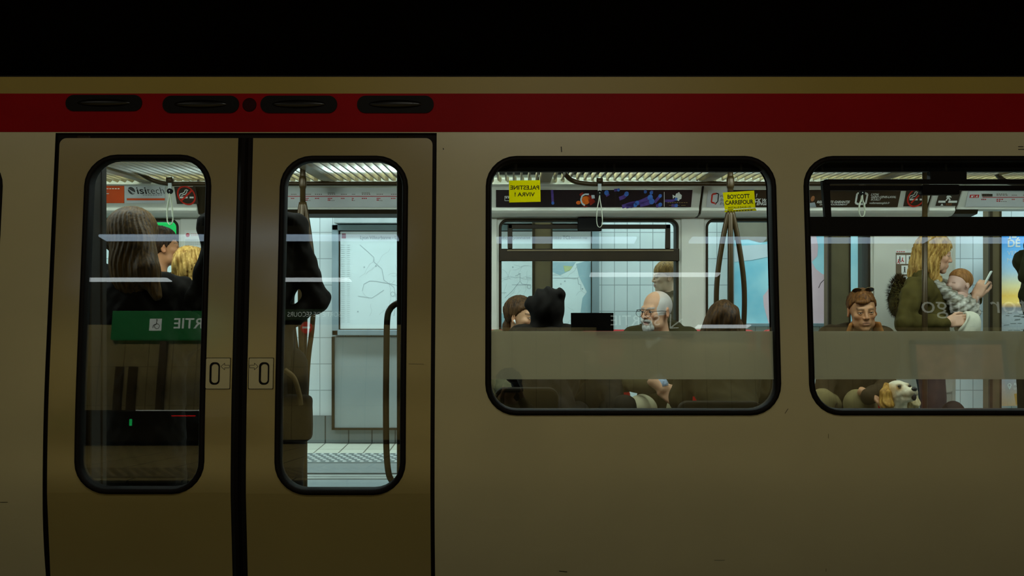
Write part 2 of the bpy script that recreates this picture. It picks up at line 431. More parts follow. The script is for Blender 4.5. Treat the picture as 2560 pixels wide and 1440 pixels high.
# seam lines and small marks on the side
m = M()
strip(m, [(PX(2072, 0.0), PZ(1085, 0.0)), (PX(2066, 0.02), PZ(1430, 0.02))], 0.002, lambda z: prof(z)-0.0015)
obj('panel_seam', m, mat('seam_shadowless', (105, 90, 50)), car)
for a, b, c, d, t in ((1403, 362, 1404, 376, .004), (2545, 362, 2558, 362, .003), (2545, 369, 2560, 369, .003), (1398, 1422, 1418, 1424, .003), (1785, 1394, 1812, 1394, .001), (0, 1248, 20, 1248, .002), (1962, 1030, 1970, 1018, .002), (1108, 366, 1109, 370, .004), (1022, 908, 1060, 909, .0012)):
    m = M(); strip(m, [(PX(a, prof(PZ(b, .06))), PZ(b, .06)), (PX(c, prof(PZ(d, .06))), PZ(d, .06))], t, lambda z: prof(z)-0.0018)
    obj('scuff_mark', m, INK, car)
# window frames
for h, nm in ((W1, 0), (W2, 0), (W3, 0)):
    fr = obj('window_frame', ring(h, 0.027, prof), RUBBER, car, smooth=True)
    obj('pane', pane(h[0]+0.012, h[1]-0.012, h[2]+0.012, h[3]-0.012, profw, 0.018, nz=1), GLASS, fr)
    zf1, zf0 = PZ(828, 0.06), PZ(949, 0.03)
    obj('frosted_film', pane(h[0]+0.016, h[1]-0.016, zf0, zf1, profw, 0.026, t=0.001, nz=1), FILM, fr, label='pale frosted strip across the pane')
    # header inside the window top, black in place of the coving's shade
    obj('window_header', M().box(h[0]-0.03, h[1]+0.03, 0.150, 0.19, 1.843, 2.02), BLACK, fr, label='black header box at the window top')
    # inner reveal
    obj('reveal', ring((h[0]-0.004, h[1]+0.004, h[2]-0.004, h[3]+0.004, 0.13), 0.018, lambda z: profw(z)+0.04, front=0.0, depth=0.06), BLACK, fr, smooth=True)
# inner lining of the near side
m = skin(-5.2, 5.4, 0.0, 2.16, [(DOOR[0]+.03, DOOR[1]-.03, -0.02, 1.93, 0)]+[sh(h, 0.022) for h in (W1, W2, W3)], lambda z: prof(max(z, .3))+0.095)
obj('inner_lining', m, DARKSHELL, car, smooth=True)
# doors
m = M()
zs = [-0.02+0.1*k for k in range(21)]+[2.008]
for z0, z1 in zip(zs, zs[1:]):
    for xa, xb in ((-1.995, -1.955), (-1.205, -1.122), (-0.365, -0.329)):
        m.add([(xa, profd(z0)+.02, z0), (xb, profd(z0)+.02, z0), (xb, profd(z1)+.02, z1), (xa, profd(z1)+.02, z1)], [(0, 1, 2, 3)])
m.box(-1.995, -0.329, prof(1.99)+0.018, prof(1.99)+0.05, 1.965, 2.01)
for xa, xb, in ((-1.192, -1.166), (-1.162, -1.136)):
    for z0, z1 in zip(zs, zs[1:]):
        zz1 = min(z1, 1.985)
        m.add([(xa, profd(z0)+.004, z0), ((xa+xb)/2, profd(z0)-.006, z0), (xb, profd(z0)+.004, z0), (xa, profd(zz1)+.004, zz1), ((xa+xb)/2, profd(zz1)-.006, zz1), (xb, profd(zz1)+.004, zz1)], [(0, 1, 4, 3), (1, 2, 5, 4)])
obj('door_seal', m, RUBBER, car, smooth=False)
dtop = 1.985
for xa, xb, hx, sgn in ((-1.976, -1.196, (-1.308, -1.203), 1), (-1.131, -0.347, (-1.124, -1.019), -1)):
    wx = (-1.862, -1.306) if sgn == 1 else (-1.012, -0.450)
    hw = (wx[0], wx[1], 0.452 if sgn == 1 else .448, 1.914 if sgn == 1 else 1.909, 0.14)
    mb = skin(xa, xb, -0.02, dtop-0.03, [sh(hw, 0.008)], profd, dz=0.04)
    for k in range(6):                         # rounded top corners on the outer edge
        a0, a1 = math.pi/2*k/6, math.pi/2*(k+1)/6; r = 0.03
        z0, z1 = dtop-r+r*math.sin(a0), dtop-r+r*math.sin(a1); i0, i1 = r-r*math.cos(a0), r-r*math.cos(a1)
        l0, l1 = (xa+i0, xa+i1) if sgn == 1 else (xa, xa); r0, r1 = (xb, xb) if sgn == 1 else (xb-i0, xb-i1)
        mb.add([(l0, profd(z0), z0), (r0, profd(z0), z0), (r1, profd(z1), z1), (l1, profd(z1), z1)], [(0, 1, 2, 3)])
    lf = obj('door_leaf', mb, CREAM2, car, smooth=False)
    obj('door_window_frame', ring(hw, 0.027, profd), RUBBER, lf, smooth=True)
    obj('door_pane', pane(wx[0]+.012, wx[1]-.012, hw[2]+.012, hw[3]-.012, profd, 0.016, nz=24), GLASS, lf, smooth=True)
    z0, z1 = PZ(972, 0.02), PZ(895, 0.02)
    yp = lambda z: prof(z)-0.004
    mb = M(); mb.prism(rrect(hx[0], hx[1], z0, z1, 0.010, 4), yp, 0.004)
    obj('handle_plate', mb, CREAM, lf, label='square recessed pull plate with an arrow')
    sx = (hx[0]+0.017, hx[0]+0.061) if sgn == 1 else (hx[1]-0.061, hx[1]-0.017)
    mb = M(); L1 = rrect(sx[0], sx[1], z0+.018, z1-.018, .018, 6); L2 = rrect(sx[0]+.009, sx[1]-.006, z0+.026, z1-.026, .013, 6)
    n = len(L1)
    mb.add([(x, yp(z)-.0012, z) for x, z in L1]+[(x, yp(z)-.0022, z) for x, z in L2], [(k, (k+1) % n, n+(k+1) % n, n+k) for k in range(n)])
    obj('handle_slot', mb, BLACK, lf)
    mb = M(); cx = hx[1]-0.022 if sgn == 1 else hx[0]+0.022; cz = z1-0.036; a = 0.018
    pl = [(-a, 0), (-a*.1, a*.8), (-a*.1, a*.3), (a, a*.3), (a, -a*.3), (-a*.1, -a*.3), (-a*.1, -a*.8), (-a, 0)]
    strip(mb, [(cx+sgn*u, cz+v) for u, v in pl], 0.0016, lambda z: yp(z)-0.0015)
    obj('arrow_mark', mb, INK, lf)
    mb = M(); strip(mb, [(hx[0], z0), (hx[1], z0), (hx[1], z1), (hx[0], z1), (hx[0], z0)], 0.0022, lambda z: yp(z)-0.001)
    obj('plate_outline', mb, BLACK, lf)
# indicator lamps on the red band
for x0, x1 in ((162, 353), (405, 596), (650, 842), (892, 1084)):
    yb = lambda z: prof(z)-0.006
    xa, xb = PX(x0, .12), PX(x1, .12); zb, zt = PZ(282, .12), PZ(238, .12)
    if x0 < 300: zb, zt = PZ(277, .12), PZ(236, .12)
    mb = M().prism(rrect(xa, xb, zb, zt, (zt-zb)*.49, 8), lambda z: prof(z)-0.008, 0.012)
    lp = obj('lamp_housing', mb, BLACK, car, label='black oval lamp housing on the red band')
    mb = M(); c = ((xa+xb)/2, prof((zb+zt)/2)-0.006, (zb+zt)/2)
    mb.ell(c, ((xb-xa)*.36, 0.012, (zt-zb)*.26), 20)
    obj('lamp_lens', mb, mat('dark_lens', (16, 12, 6), rough=0.28, coat=0.0, spec=.3), lp, smooth=True)
mb = M().prism(disc(PX(622, .12), PZ(261, .12), 0.031), lambda z: prof(z)-0.006, 0.01)
obj('round_sensor', mb, mat('dark_red_cap', (44, 2, 3), rough=0.6, spec=.1), car, bevel=0.003)

# far side of the car
YF = 2.72
fx = lambda p: PX(p, YF); fz = lambda p: PZ(p, YF)
FH0 = (-3.35, fx(447), fz(1030), fz(547), 0.06)
FDA = (fx(587), fx(1165), -0.01, fz(524), 0.0)
FH2 = (fx(1247), fx(1697), fz(1030), fz(547), 0.06)
FH3 = (fx(1764), fx(2176), fz(1030), fz(547), 0.06)
FDB = (fx(2384), 4.9, -0.01, fz(524), 0.0)
obj('far_side_wall', skin(-5.2, 5.4, -0.02, 2.1, [FH0, FDA, FH2, FH3, FDB], lambda z: YF, back=0.12), WHITEPANEL, car)
for h in (FDA, FDB):
    for x in (h[0], h[1]): obj('door_jamb', M().box(x-0.012, x+0.012, YF-0.004, YF+0.124, -0.01, h[3]), WHITEPANEL, car)
for h in (FH0, FH2, FH3):
    f = obj('far_window_frame', ring(h, 0.018, lambda z: YF, front=-0.006, depth=0.12, edge=0.003), DARKBROWN, car, smooth=True)
    obj('far_pane', M().box(h[0], h[1], YF+.06, YF+.066, h[2], h[3]), mat_glass('far_glass', tint=(.96, .98, .97), r0=.02) if 'far_glass' not in MATS else MATS['far_glass'], f)
# pilaster fillets: rounded posts between the far windows
for a, b in ((452, 520), (1169, 1243), (1702, 1760), (2182, 2380)):
    obj('pilaster', M().prism(rrect(fx(a), fx(b), 0.6, fz(532), 0.03, 5), YF-0.02, 0.02), WHITEPANEL, car, bevel=0.008)
# hopper of the far window: bar and frame
h = obj('hopper_bar', M().box(fx(1249), fx(1697), YF-0.03, YF+0.02, fz(653), fz(622)), DARKBROWN, car, bevel=0.004, label='dark cross bar of the far window')
obj('bar_edge_strip', M().box(fx(1268), fx(1682), YF-0.036, YF-0.03, fz(628), fz(625)), mat('pale_edge', (120, 104, 70)), h)  # thin paler strip along the upper edge of the bar
yh = YF-0.02
m = M()
zt, zb = fz(562), fz(622)
m.box(fx(1270), fx(1674), yh-.02, yh, zt-0.030, zt)
m.prism([(fx(1269), zb), (fx(1281), zb), (fx(1281), zt), (fx(1269), zt)], yh-.02, .02)
m.prism([(fx(1661), zb), (fx(1674), zb), (fx(1674), zt), (fx(1662), zt)], yh-.02, .02)
hs = obj('hopper_sash', m, DARKBROWN, car, bevel=0.004)
obj('hopper_latch', M().box(fx(1443), fx(1502), yh-.05, yh, fz(579), fz(545)), BLACK, hs, bevel=0.006)
# hopper of the near window at the right
yn = lambda z: profw(z)+0.03
m = M(); q = lambda px, py: (PX(px, .10), PZ(py, .10))
hb = obj('hopper_bar', M().box(W3[0]+.01, W3[1]-.01, .075, .125, PZ(590, .1), PZ(543, .1)), BLACK, car, label='black cross bar of the near window')
m.prism([q(2062, 545), q(2077, 545), q(2072, 452), q(2054, 452)], 0.09, 0.03)
m.prism([q(2062, 460), q(2722, 460), q(2722, 449), q(2062, 449)], 0.085, 0.03)
m.prism([q(2068, 476), q(2722, 476), q(2722, 464), q(2068, 464)], 0.095, 0.03)
m.prism([q(2706, 545), q(2722, 545), q(2722, 450), q(2706, 450)], 0.09, 0.03)
hs = obj('hopper_sash', m, BLACK, car, label='black tilting sash')
m = M(); m.prism([q(2324, 456), q(2415, 456), q(2415, 428), q(2324, 428)], 0.09, 0.04)
m.prism(rrect(PX(2305, .08), PX(2397, .08), PZ(487, .08), PZ(462, .08), .006, 3), 0.07, 0.05)
obj('sash_latch', m, BLACK, hs, bevel=0.003)
# floor, thresholds, ends, ceiling shell and covings
obj('floor_pan', M().box(-5.2, 5.4, 0.10, 2.84, -0.15, 0.0), mat('grey_floor_vinyl', (140, 150, 150), rough=0.35, var=0.06, scale=22), car)
for h in (FDA, FDB):
    m = M(); m.box(h[0], h[1], 2.70, 2.755, 0.0, 0.006); m.box(h[0], h[1], 2.785, 2.85, 0.0, 0.006); m.box(h[0], h[1], 2.70, 2.85, -.002, 0.002)
    obj('threshold', m, mat('worn_alu', (190, 195, 190), rough=0.3, metal=0.5), car)
obj('ceiling_shell', M().box(-5.2, 5.4, 0.24, 2.8, 2.18, 2.22), CEILWHITE, car)
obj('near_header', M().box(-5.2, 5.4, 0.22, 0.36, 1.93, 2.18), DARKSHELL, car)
for x in (-5.2, 5.3): obj('end_wall', M().box(x, x+.1, 0.14, 2.8, 0, 2.2), WHITEPANEL, car)
# coving with advertising: top leans into the car
CT, CB = (2.44, PZ(466, 2.44)), (2.545, PZ(519, 2.545))
def cov(z): return CT[0]+(CT[1]-z)/(CT[1]-CB[1])*(CB[0]-CT[0])
def covx(px, py):                       # pixel on the coving -> (x, z)
    Y = CT[0]+(CB[0]-CT[0])*(py-466)/(519-466)
    return PX(px, Y), PZ(py, Y)
def sec(pts, x0, x1):
    mb = M(); n = len(pts)
    mb.add([(x, y, z) for x in (x0, x1) for y, z in pts], [(k, (k+1) % n, n+(k+1) % n, n+k) for k in range(n)]+[tuple(range(n-1, -1, -1)), tuple(range(n, 2*n))])
    return mb
zc = fz(545)
covpts = [(2.47, CT[1]+.06), (2.41, CT[1]+.012), (CT[0], CT[1]), (CB[0], CB[1]), (CB[0]-.005, CB[1]-.02), (2.56, PZ(533, 2.56)), (2.60, PZ(540, 2.6)), (2.72, zc), (2.72, 2.12)]
covdoor = [(2.47, CT[1]+.06), (2.41, CT[1]+.012), (CT[0], CT[1]), (CB[0], CB[1]), (CB[0], CB[1]-.012), (2.72, CB[1]-.012), (2.72, 2.12)]
for x0, x1, pts in ((-5.2, fx(512), covpts), (fx(588), fx(1164), covdoor), (fx(1168), covx(1752, 490)[0], covpts), (covx(1758, 490)[0], covx(2326, 490)[0], covpts), (covx(2331, 490)[0], covx(2398, 490)[0], covpts), (covx(2402, 490)[0], 5.3, covdoor)):
    obj('coving_panel', sec(pts, x0, x1), WHITEPANEL, car, bevel=0.006)
obj('coving_seam', sec([(2.46, CT[1]+.05), (2.46, CT[1]), (2.56, CB[1]), (2.58, CB[1]-.04), (2.71, zc), (2.71, 2.1)], fx(500), fx(2420)), DARKBROWN, car)
# door posts inside the near side
m = M(); m.box(PX(996, .2), PX(1040, .2), 0.13, 0.30, 0.0, 2.0)
obj('door_post', m, DARKSHELL, car, bevel=0.01)
m = M(); m.box(PX(206, .2), PX(243, .2), 0.13, 0.30, 0.0, 2.0); m.box(PX(243, .28), PX(264, .28), 0.24, 0.30, 0.0, 2.0)
obj('door_post', m, DARKBROWN, car, bevel=0.01)
# ------------------------------------------------------------------ ceiling lights of the car
def louvre(x0, x1):
    mb = M(); n = int(round((x1-x0)/0.0505))
    for i in range(n):
        x = x0+(x1-x0)*(i+.5)/n
        mb.box(x-.006, x+.006, 1.40, 2.38, 2.045, 2.082)
        mb.add([(x-.006, 2.38, 2.045), (x+.02, 2.44, 2.03), (x+.02, 2.44, 2.07), (x-.006, 2.38, 2.082)], [(0, 1, 2, 3)])
    return mb
gaps = [-4.6, -3.45, PX(335, 2.2), PX(812, 2.2), PX(1366, 2.2), PX(1778, 2.2), PX(2215, 2.2), PX(2322, 2.2)+0.05, 3.9, 4.9]
for i, (a, b) in enumerate(zip(gaps, gaps[1:])):
    if b-a < .3: continue
    xc = (a+b)/2
    t = thing('ceiling_light', 'slatted ceiling light of the car, %s' % ['far left beyond the door', 'over the left part of the left door window', 'above the standing man between the door windows', 'over the right door', 'over the middle of the large window', 'from the boycott sticker to the young man', 'short one above the right no smoking sign', 'over the woman with a baby', 'far right'][i % 9], 'ceiling light', (xc, 1.9, 2.05), 'slatted ceiling lights')
    obj('louvre', louvre(a+.035, b-.035), SLAT, t)
    obj('lamp_tube', M().tube([(a+.05, 2.27, 2.105), (b-.05, 2.27, 2.105)], 0.014, 10), TUBE, t, smooth=True)
    m = M(); m.box(a, b, 2.35, 2.47, 2.13, 2.18); m.box(a-.0, a+.035, 1.4, 2.44, 2.035, 2.17); m.box(b-.035, b, 1.4, 2.44, 2.035, 2.17)
    obj('light_housing', m, SLAT, t)

# ------------------------------------------------------------------ rails, poles, straps
YR = 2.15
zr = PZ(459, YR)
def rail(label, pts, r=0.016):
    m = M().tube(smooth_curve(pts, 8), r, 12)
    return obj('grab_rail', m, STEEL, None, smooth=True, label=label, cat='grab rail', group='ceiling grab rails')
rail('ceiling grab rail bending up at the left door', [(PX(318, 2), 2.0, 2.17), (PX(330, 2.05), 2.05, 2.1), (PX(375, YR), YR, zr+.03), (PX(420, YR), YR, zr), (PX(470, YR), YR, zr), (PX(540, YR), YR, zr)])
rail('straight ceiling grab rail behind the right door window', [(PX(660, YR), YR, zr+.0), (PX(760, YR), YR, zr), (PX(900, YR), YR, zr), (PX(1130, YR), YR, zr)])
rail('ceiling grab rail bending up over the large window', [(PX(1380, 2.0), 2.0, 2.17), (PX(1398, 2.05), 2.05, 2.11), (PX(1425, YR), YR, zr+.03), (PX(1470, YR), YR, zr), (PX(1560, YR), YR, zr), (PX(1800, YR), YR, zr), (PX(1960, YR), YR, zr), (PX(2100, YR), YR, zr), (PX(2240, YR), YR, zr), (PX(2320, YR), YR, zr)])
rail('short ceiling grab rail bending up near the right edge', [(PX(2452, 2.0), 2.0, 2.16), (PX(2475, 2.05), 2.05, 2.10), (PX(2510, YR), YR, zr+.02), (PX(2560, YR), YR, zr), (PX(2700, YR), YR, zr)])
def tripole(px, Yp, ytop, ysplit, bulge, label, full=True):
    x = PX(px, Yp); s = (D+Yp)/F
    t = thing('grab_pole', label, 'grab pole', (x, Yp, 0))
    zs, zt = PZ(ysplit, Yp), 2.17
    obj('upper_tube', M().tube([(x, Yp, zs-.02), (x, Yp, zt)], 0.017, 12), STEEL, t, smooth=True)
    obj('collar', M().tube([(x, Yp, PZ(472, Yp)), (x, Yp, PZ(465, Yp)), (x, Yp, PZ(448, Yp)), (x, Yp, PZ(440, Yp))], [0.018, 0.023, 0.023, 0.018], 12), STEEL, t, smooth=True)
    for dx, dy in ((-1, 0), (1, 0), (0.1, 1), (-.1, -1)):
        zb = 0.02; bx, by = bulge*dx, bulge*dy*.6
        c = [(x+bx*.12, Yp+by*.1, zs), (x+bx*.55, Yp+by*.5, zs-.17), (x+bx*.92, Yp+by*.92, zs-.38), (x+bx, Yp+by, zs-.56), (x+bx*.85, Yp+by*.85, zs-.75), (x+bx*.45, Yp+by*.45, zs-.98), (x+bx*.2, Yp+by*.2, .45), (x+bx*.2, Yp+by*.2, zb)]
        obj('bowed_tube', M().tube(smooth_curve(c, 8), 0.0155, 12), STEEL, t, smooth=True)
    obj('foot_plate', M().tube([(x, Yp, 0.0), (x, Yp, .02)], 0.06, 16), STEEL, t)
tripole(757, 1.75, 0, 506, .066, 'steel pole with four bowed tubes, beside the standing man at the right door')
tripole(1826, 1.60, 0, 528, .082, 'steel pole with four bowed tubes, behind the yellow boycott sticker')
t = thing('grab_pole', 'plain steel pole in front of the woman with the baby', 'grab pole', (PX(2312, 1.9), 1.9, 0))
obj('tube', M().tube([(PX(2312, 1.9), 1.9, .02), (PX(2312, 1.9), 1.9, 2.17)], 0.0165, 14), STEEL, t, smooth=True)
obj('foot_plate', M().tube([(PX(2312, 1.9), 1.9, 0.0), (PX(2312, 1.9), 1.9, .02)], 0.05, 16), STEEL, t)
# handrail by the right door
m = M()
c = [(PX(1004, .22), .20, PZ(757, .22)), (PX(992, .22), .215, PZ(759, .22)), (PX(976, .22), .22, PZ(772, .22)), (PX(968, .22), .22, PZ(800, .22)), (PX(966, .22), .22, PZ(900, .22)), (PX(965, .22), .22, PZ(1010, .22)), (PX(966, .22), .22, PZ(1120, .22)), (PX(971, .22), .22, PZ(1180, .22)), (PX(981, .22), .22, PZ(1204, .22)), (PX(998, .22), .2, PZ(1218, .22))]
obj('door_handrail', m.tube(smooth_curve(c, 6), 0.014, 12), mat('dark_handrail', (64, 48, 24), rough=.4, metal=.4), None, smooth=True, label='tall curved handrail on the post beside the right door', cat='handrail')
def strap(px, py0, pyb, py1, Ys, label, w=.014, ang=0.0):
    x = PX(px, Ys); z0, zb, z1 = PZ(py0, Ys), PZ(pyb, Ys), PZ(py1, Ys)
    t = thing('hand_strap', label, 'hand strap', (x, Ys, z0), 'hanging hand straps')
    m = M(); m.tube([(x-.019, Ys, z0), (x+.019, Ys, z0)], .021, 12); obj('rail_clamp', m, STEEL, t, smooth=True)
    m = M(); m.box(x-.011, x+.011, Ys-.006, Ys+.006, zb, z0); obj('hanger', m, SHELL, t)
    m = M().prism(disc(x, zb, .018, 16), Ys-.011, .022); b = obj('pivot', m, BLACK, t, bevel=.003)
    obj('rivet', M().ell((x, Ys-.012, zb+.001), (.004, .002, .004), 8), SHELL, b)
    lo = [(0, zb-.012), (-.006, zb-.05), (-.016, (zb+z1)/2), (-.018, z1+.03), (-.008, z1), (.008, z1), (.018, z1+.03), (.013, (zb+z1)/2), (.004, zb-.05), (0, zb-.012)]
    pts = smooth_curve([(x+a*math.cos(ang), Ys+a*math.sin(ang)*1.5, z) for a, z in lo], 6)
    mb = M(); n = len(pts); v = []
    for p in pts: v += [(p.x, p.y-.009, p.z), (p.x, p.y+.009, p.z), (p.x, p.y+.009, p.z+.001), (p.x, p.y-.009, p.z+.001)]
    f = [(4*i+k, 4*i+(k+1) % 4, 4*i+4+(k+1) % 4, 4*i+4+k) for i in range(n-1) for k in range(4)]
    mb.add(v, f)
    o = obj('loop', mb, mat('pale_strap', (206, 210, 186), rough=.5), t, smooth=False)
    o.modifiers.new('th', 'SOLIDIFY').thickness = .003
strap(1499, 452, 483, 567, 2.13, 'pale hand strap hanging in the middle of the large window')
strap(425, 450, 478, 560, 2.13, 'pale hand strap beside the no smoking sign in the left door window')
strap(2155, 462, 482, 541, 2.13, 'hand strap in front of the dark advertisement in the right window')

# ------------------------------------------------------------------ coving advertisements
e1 = lambda z: cov(z)-0.0065
e2 = lambda z: cov(z)-0.0075
e3 = lambda z: cov(z)-0.0085
def card(name, label, cat, x0t, x1t, x0b, x1b, yt, yb, material, group=None):
    poly = [covx(x0b, yb), covx(x1b, yb), covx(x1t, yt), covx(x0t, yt)]
    o = obj(name, M().prism(poly, lambda z: cov(z)-.006, .004), material, None, label=label, cat=cat, group=group)
    return o
def ct(mb, s, px, py, hpx, yf=e2, **k):
    x, z = covx(px, py); text(mb, s, x, z, hpx*(D+2.5)/F, yf, **k)
def cr(mb, x0, x1, y0, y1, yf=e2, sl=0.0):
    flat(mb, [covx(x0-sl, y1), covx(x1-sl, y1), covx(x1, y0), covx(x0, y0)], yf)
def cp(pts): return [covx(a, b) for a, b in pts]
DASH = lambda mb, x, y, n, wpx, h=2: [cr(mb, x+i*wpx/n, x+i*wpx/n+wpx/n*.7, y, y+h) for i in range(n)]
ORANGE = mat('orange_card', (226, 84, 26), rough=.5, var=.05)
WHITEC = mat('white_card', (206, 208, 206), rough=.5, var=.03)
DARKC = mat('dark_brown_card', (58, 42, 24), rough=.4, var=.08)
NIGHT = mat('night_card', (30, 20, 22), rough=.35, var=.15, scale=6)
# left door
a = card('advertisement', 'orange panel above the long haired woman, with white lines of print', 'advertisement', 236, 311, 240, 311, 464, 508, ORANGE)
m = M()
for i, (x, n, wpx) in enumerate(((240, 9, 62), (240, 4, 30), (240, 4, 36), (240, 3, 26), (240, 3, 28), (240, 3, 26))): DASH(m, x, 471+i*6.2, n, wpx)
obj('lettering', m, WHITEINK, a)
a = card('advertisement', 'white panel with a striped ball logo and the word isitech', 'advertisement', 312, 413, 312, 413, 464, 508, WHITEC)
m = M(); ct(m, 'isi', 345, 485, 16, bold=.012, width=24*6.75/F); ct(m, 'tech', 370.5, 485, 15.5, bold=-.01, width=42*6.75/F)
m.add(*[[], []])
DASH(m, 358, 487.5, 8, 50, 1)
obj('lettering', m, INK, a)
m = M(); flat(m, disc(*covx(330, 477), .024, 20), e2); obj('ball_logo', m, mat('grey_ink', (70, 66, 62)), a)
m = M()
for k in (-1, 0, 1): strip(m, [covx(321+k*5, 472+k*4.2), covx(330+k*4, 478+k*2), covx(338+k*3, 484-k)], .004, e3)
obj('logo_stripe', m, WHITEC, a)
m = M(); cr(m, 318, 413, 496, 501); obj('orange_bar', m, ORANGE, a)
def nosmoke(label, x0t, x1t, x0b, x1b, yt, yb, cx, cy):
    a = card('no_smoking_sign', label, 'no smoking sign', x0t, x1t, x0b, x1b, yt, yb, DARKC, 'no smoking signs')
    s = (D+2.5)/F; m = M(); x, z = covx(cx, cy)
    m2 = M(); cr(m2, cx-17, cx+3, cy+3, cy+7); cr(m2, cx+8, cx+18, cy+3, cy+7)
    strip(m2, cp([(cx-17, cy+2), (cx-16, cy-4), (cx-8, cy-6), (cx-4, cy-10), (cx-4, cy-13), (cx+1, cy-15)]), .005, e2)
    strip(m2, cp([(cx-12, cy+2), (cx-11, cy-1), (cx-3, cy-3), (cx+1, cy-8), (cx+1, cy-12), (cx+4, cy-14)]), .005, e2)
    obj('cigarette_symbol', m2, WHITEINK, a)
    ringstrip(m, x, z, 21*s, .010, e3)
    strip(m, cp([(cx-14, cy+14), (cx+14, cy-13)]), .011, e3)
    obj('red_ring', m, mat('sign_red', (206, 44, 22), rough=.5), a)
    return a
nosmoke('no smoking sign beside the strap at the left door', 436, 489, 443, 497, 467, 510, 467, 489)
# right door: line map
def linemap(label, x0t, x1t, x0b, x1b, yt, yb, yl, stops):
    a = card('line_map', label, 'line map', x0t, x1t, x0b, x1b, yt, yb, WHITEC, 'metro line maps')
    m = M(); cr(m, x0t+ (34 if x0t > 2000 else 2), x1t-2, yl-.8, yl+.8); 
    for i, (x, wpx, big) in enumerate(stops):
        m2 = M(); DASH(m2, x, yl-6, 4, wpx, 1.6)
        if big: DASH(m2, x, yl-9, 5, wpx*.9, 1.6)
        DASH(m, x, yl+4, 3, wpx*.6, 2.5)
        if i % 2: DASH(m, x, yl+8, 2, wpx*.35, 3); DASH(m2, x+wpx*.2, yl+10, 4, wpx*.7, 1.2)
        obj('stop_name', m2, mat('brown_ink', (120, 96, 80)), a)
    obj('red_line', m, REDINK, a)
    return a
linemap('white line map with a red line of stops, above the right door', 640, 1150, 650, 1140, 470, 518, 491, [(728, 15, 0), (765, 14, 0), (788, 19, 0), (820, 20, 1), (853, 16, 0), (880, 9, 0), (905, 23, 1), (942, 17, 0), (978, 20, 0), (1015, 20, 1), (1060, 16, 0), (1100, 18, 0)])
# large window: aquarium advertisement
a = card('advertisement', 'dark panel with an orange and white fish among purple tentacles', 'advertisement', 1240, 1731, 1240, 1727, 475, 518, NIGHT)
PURP = mat('purple_print', (92, 70, 150), rough=.4, var=.25, scale=40); BLUP = mat('blue_print', (70, 120, 210), rough=.4, var=.2, scale=40)
m = M(); mb_ = M()
def tent(pts, r0):
    m = M(); mb_ = M()
    q = smooth_curve([Vector((p[0], p[1], 0)) for p in pts], 5)
    for i in range(len(q)-1): strip(m, [covx(q[i].x, q[i].y), covx(q[i+1].x, q[i+1].y)], r0*(D+2.5)/F, e1)
    x, z = covx(*pts[-1]); flat(mb_, disc(x, z, r0*.62*(D+2.5)/F, 14), e2)
    obj('tentacle_tip', mb_, BLUP, obj('tentacle_print', m, PURP, a))
tent([(1380, 475), (1381, 490), (1382, 508)], 6); tent([(1520, 490), (1516, 482)], 9); tent([(1548, 497), (1560, 492), (1566, 485)], 9)
tent([(1555, 517), (1580, 509), (1592, 508)], 9); tent([(1565, 516), (1600, 506), (1625, 494)], 11); tent([(1600, 512), (1618, 508), (1629, 504)], 11)
tent([(1636, 507), (1650, 490)], 7); tent([(1612, 475), (1613, 480)], 6); tent([(1630, 476), (1628, 482)], 7); tent([(1640, 516), (1650, 512)], 8); tent([(1662, 502), (1680, 502), (1690, 498)], 6); tent([(1535, 476), (1546, 475)], 6)
tent([(1576, 516), (1588, 513)], 8); tent([(1678, 514), (1690, 514)], 7)
m = M(); FO = mat('fish_orange', (236, 110, 26), rough=.4, var=.2, scale=60)
flat(m, disc(*covx(1464, 501), .030, 20, .027), e1); flat(m, disc(*covx(1446, 507), .016, 14, .012), e1)
fr = mat('fish_red', (150, 34, 12), rough=.4, var=.3, scale=60); m2 = M(); flat(m2, cp([(1468, 484), (1480, 492), (1488, 505), (1476, 514), (1470, 500)]), e1); flat(m2, cp([(1455, 514), (1470, 516), (1462, 519)]), e1)
flat(m2, cp([(1448, 486), (1457, 480), (1459, 486), (1452, 492)]), e1)
obj('fish_fin', m2, fr, a); obj('fish_body', m, FO, a)
m = M(); strip(m, cp([(1472, 486), (1462, 486), (1455, 490), (1452, 500), (1455, 509), (1462, 514)]), .010, e2); flat(m, cp([(1478, 488), (1486, 488), (1487, 496), (1479, 497)]), e2)
obj('white_stripe', m, mat('stripe_white', (210, 222, 228)), a)
m = M(); cr(m, 1659.5, 1660.8, 480, 517); obj('divider_line', m, WHITEINK, a)
m = M(); flat(m, cp([(1687, 492), (1690, 484), (1697, 483), (1704, 488), (1703, 497), (1697, 500), (1688, 497)]), e2); flat(m, cp([(1681, 487), (1688, 491), (1682, 497)]), e2)
flat(m, cp([(1692, 484), (1697, 480), (1700, 484)]), e2); flat(m, cp([(1690, 500), (1697, 503), (1698, 498)]), e2); obj('fish_emblem', m, WHITEINK, a)
m = M(); strip(m, cp([(1262, 491), (1275, 491), (1275, 502), (1262, 502), (1262, 491)]), .003, e2); cr(m, 1264, 1268, 493, 496); cr(m, 1270, 1273, 493, 496)
obj('vehicle_emblem', m, WHITEINK, a)
m = M(); DASH(m, 1668, 506, 9, 52, 1.5); DASH(m, 1672, 513, 3, 46, 1.2); obj('small_print', m, mat('yellow_ink', (150, 130, 80)), a)
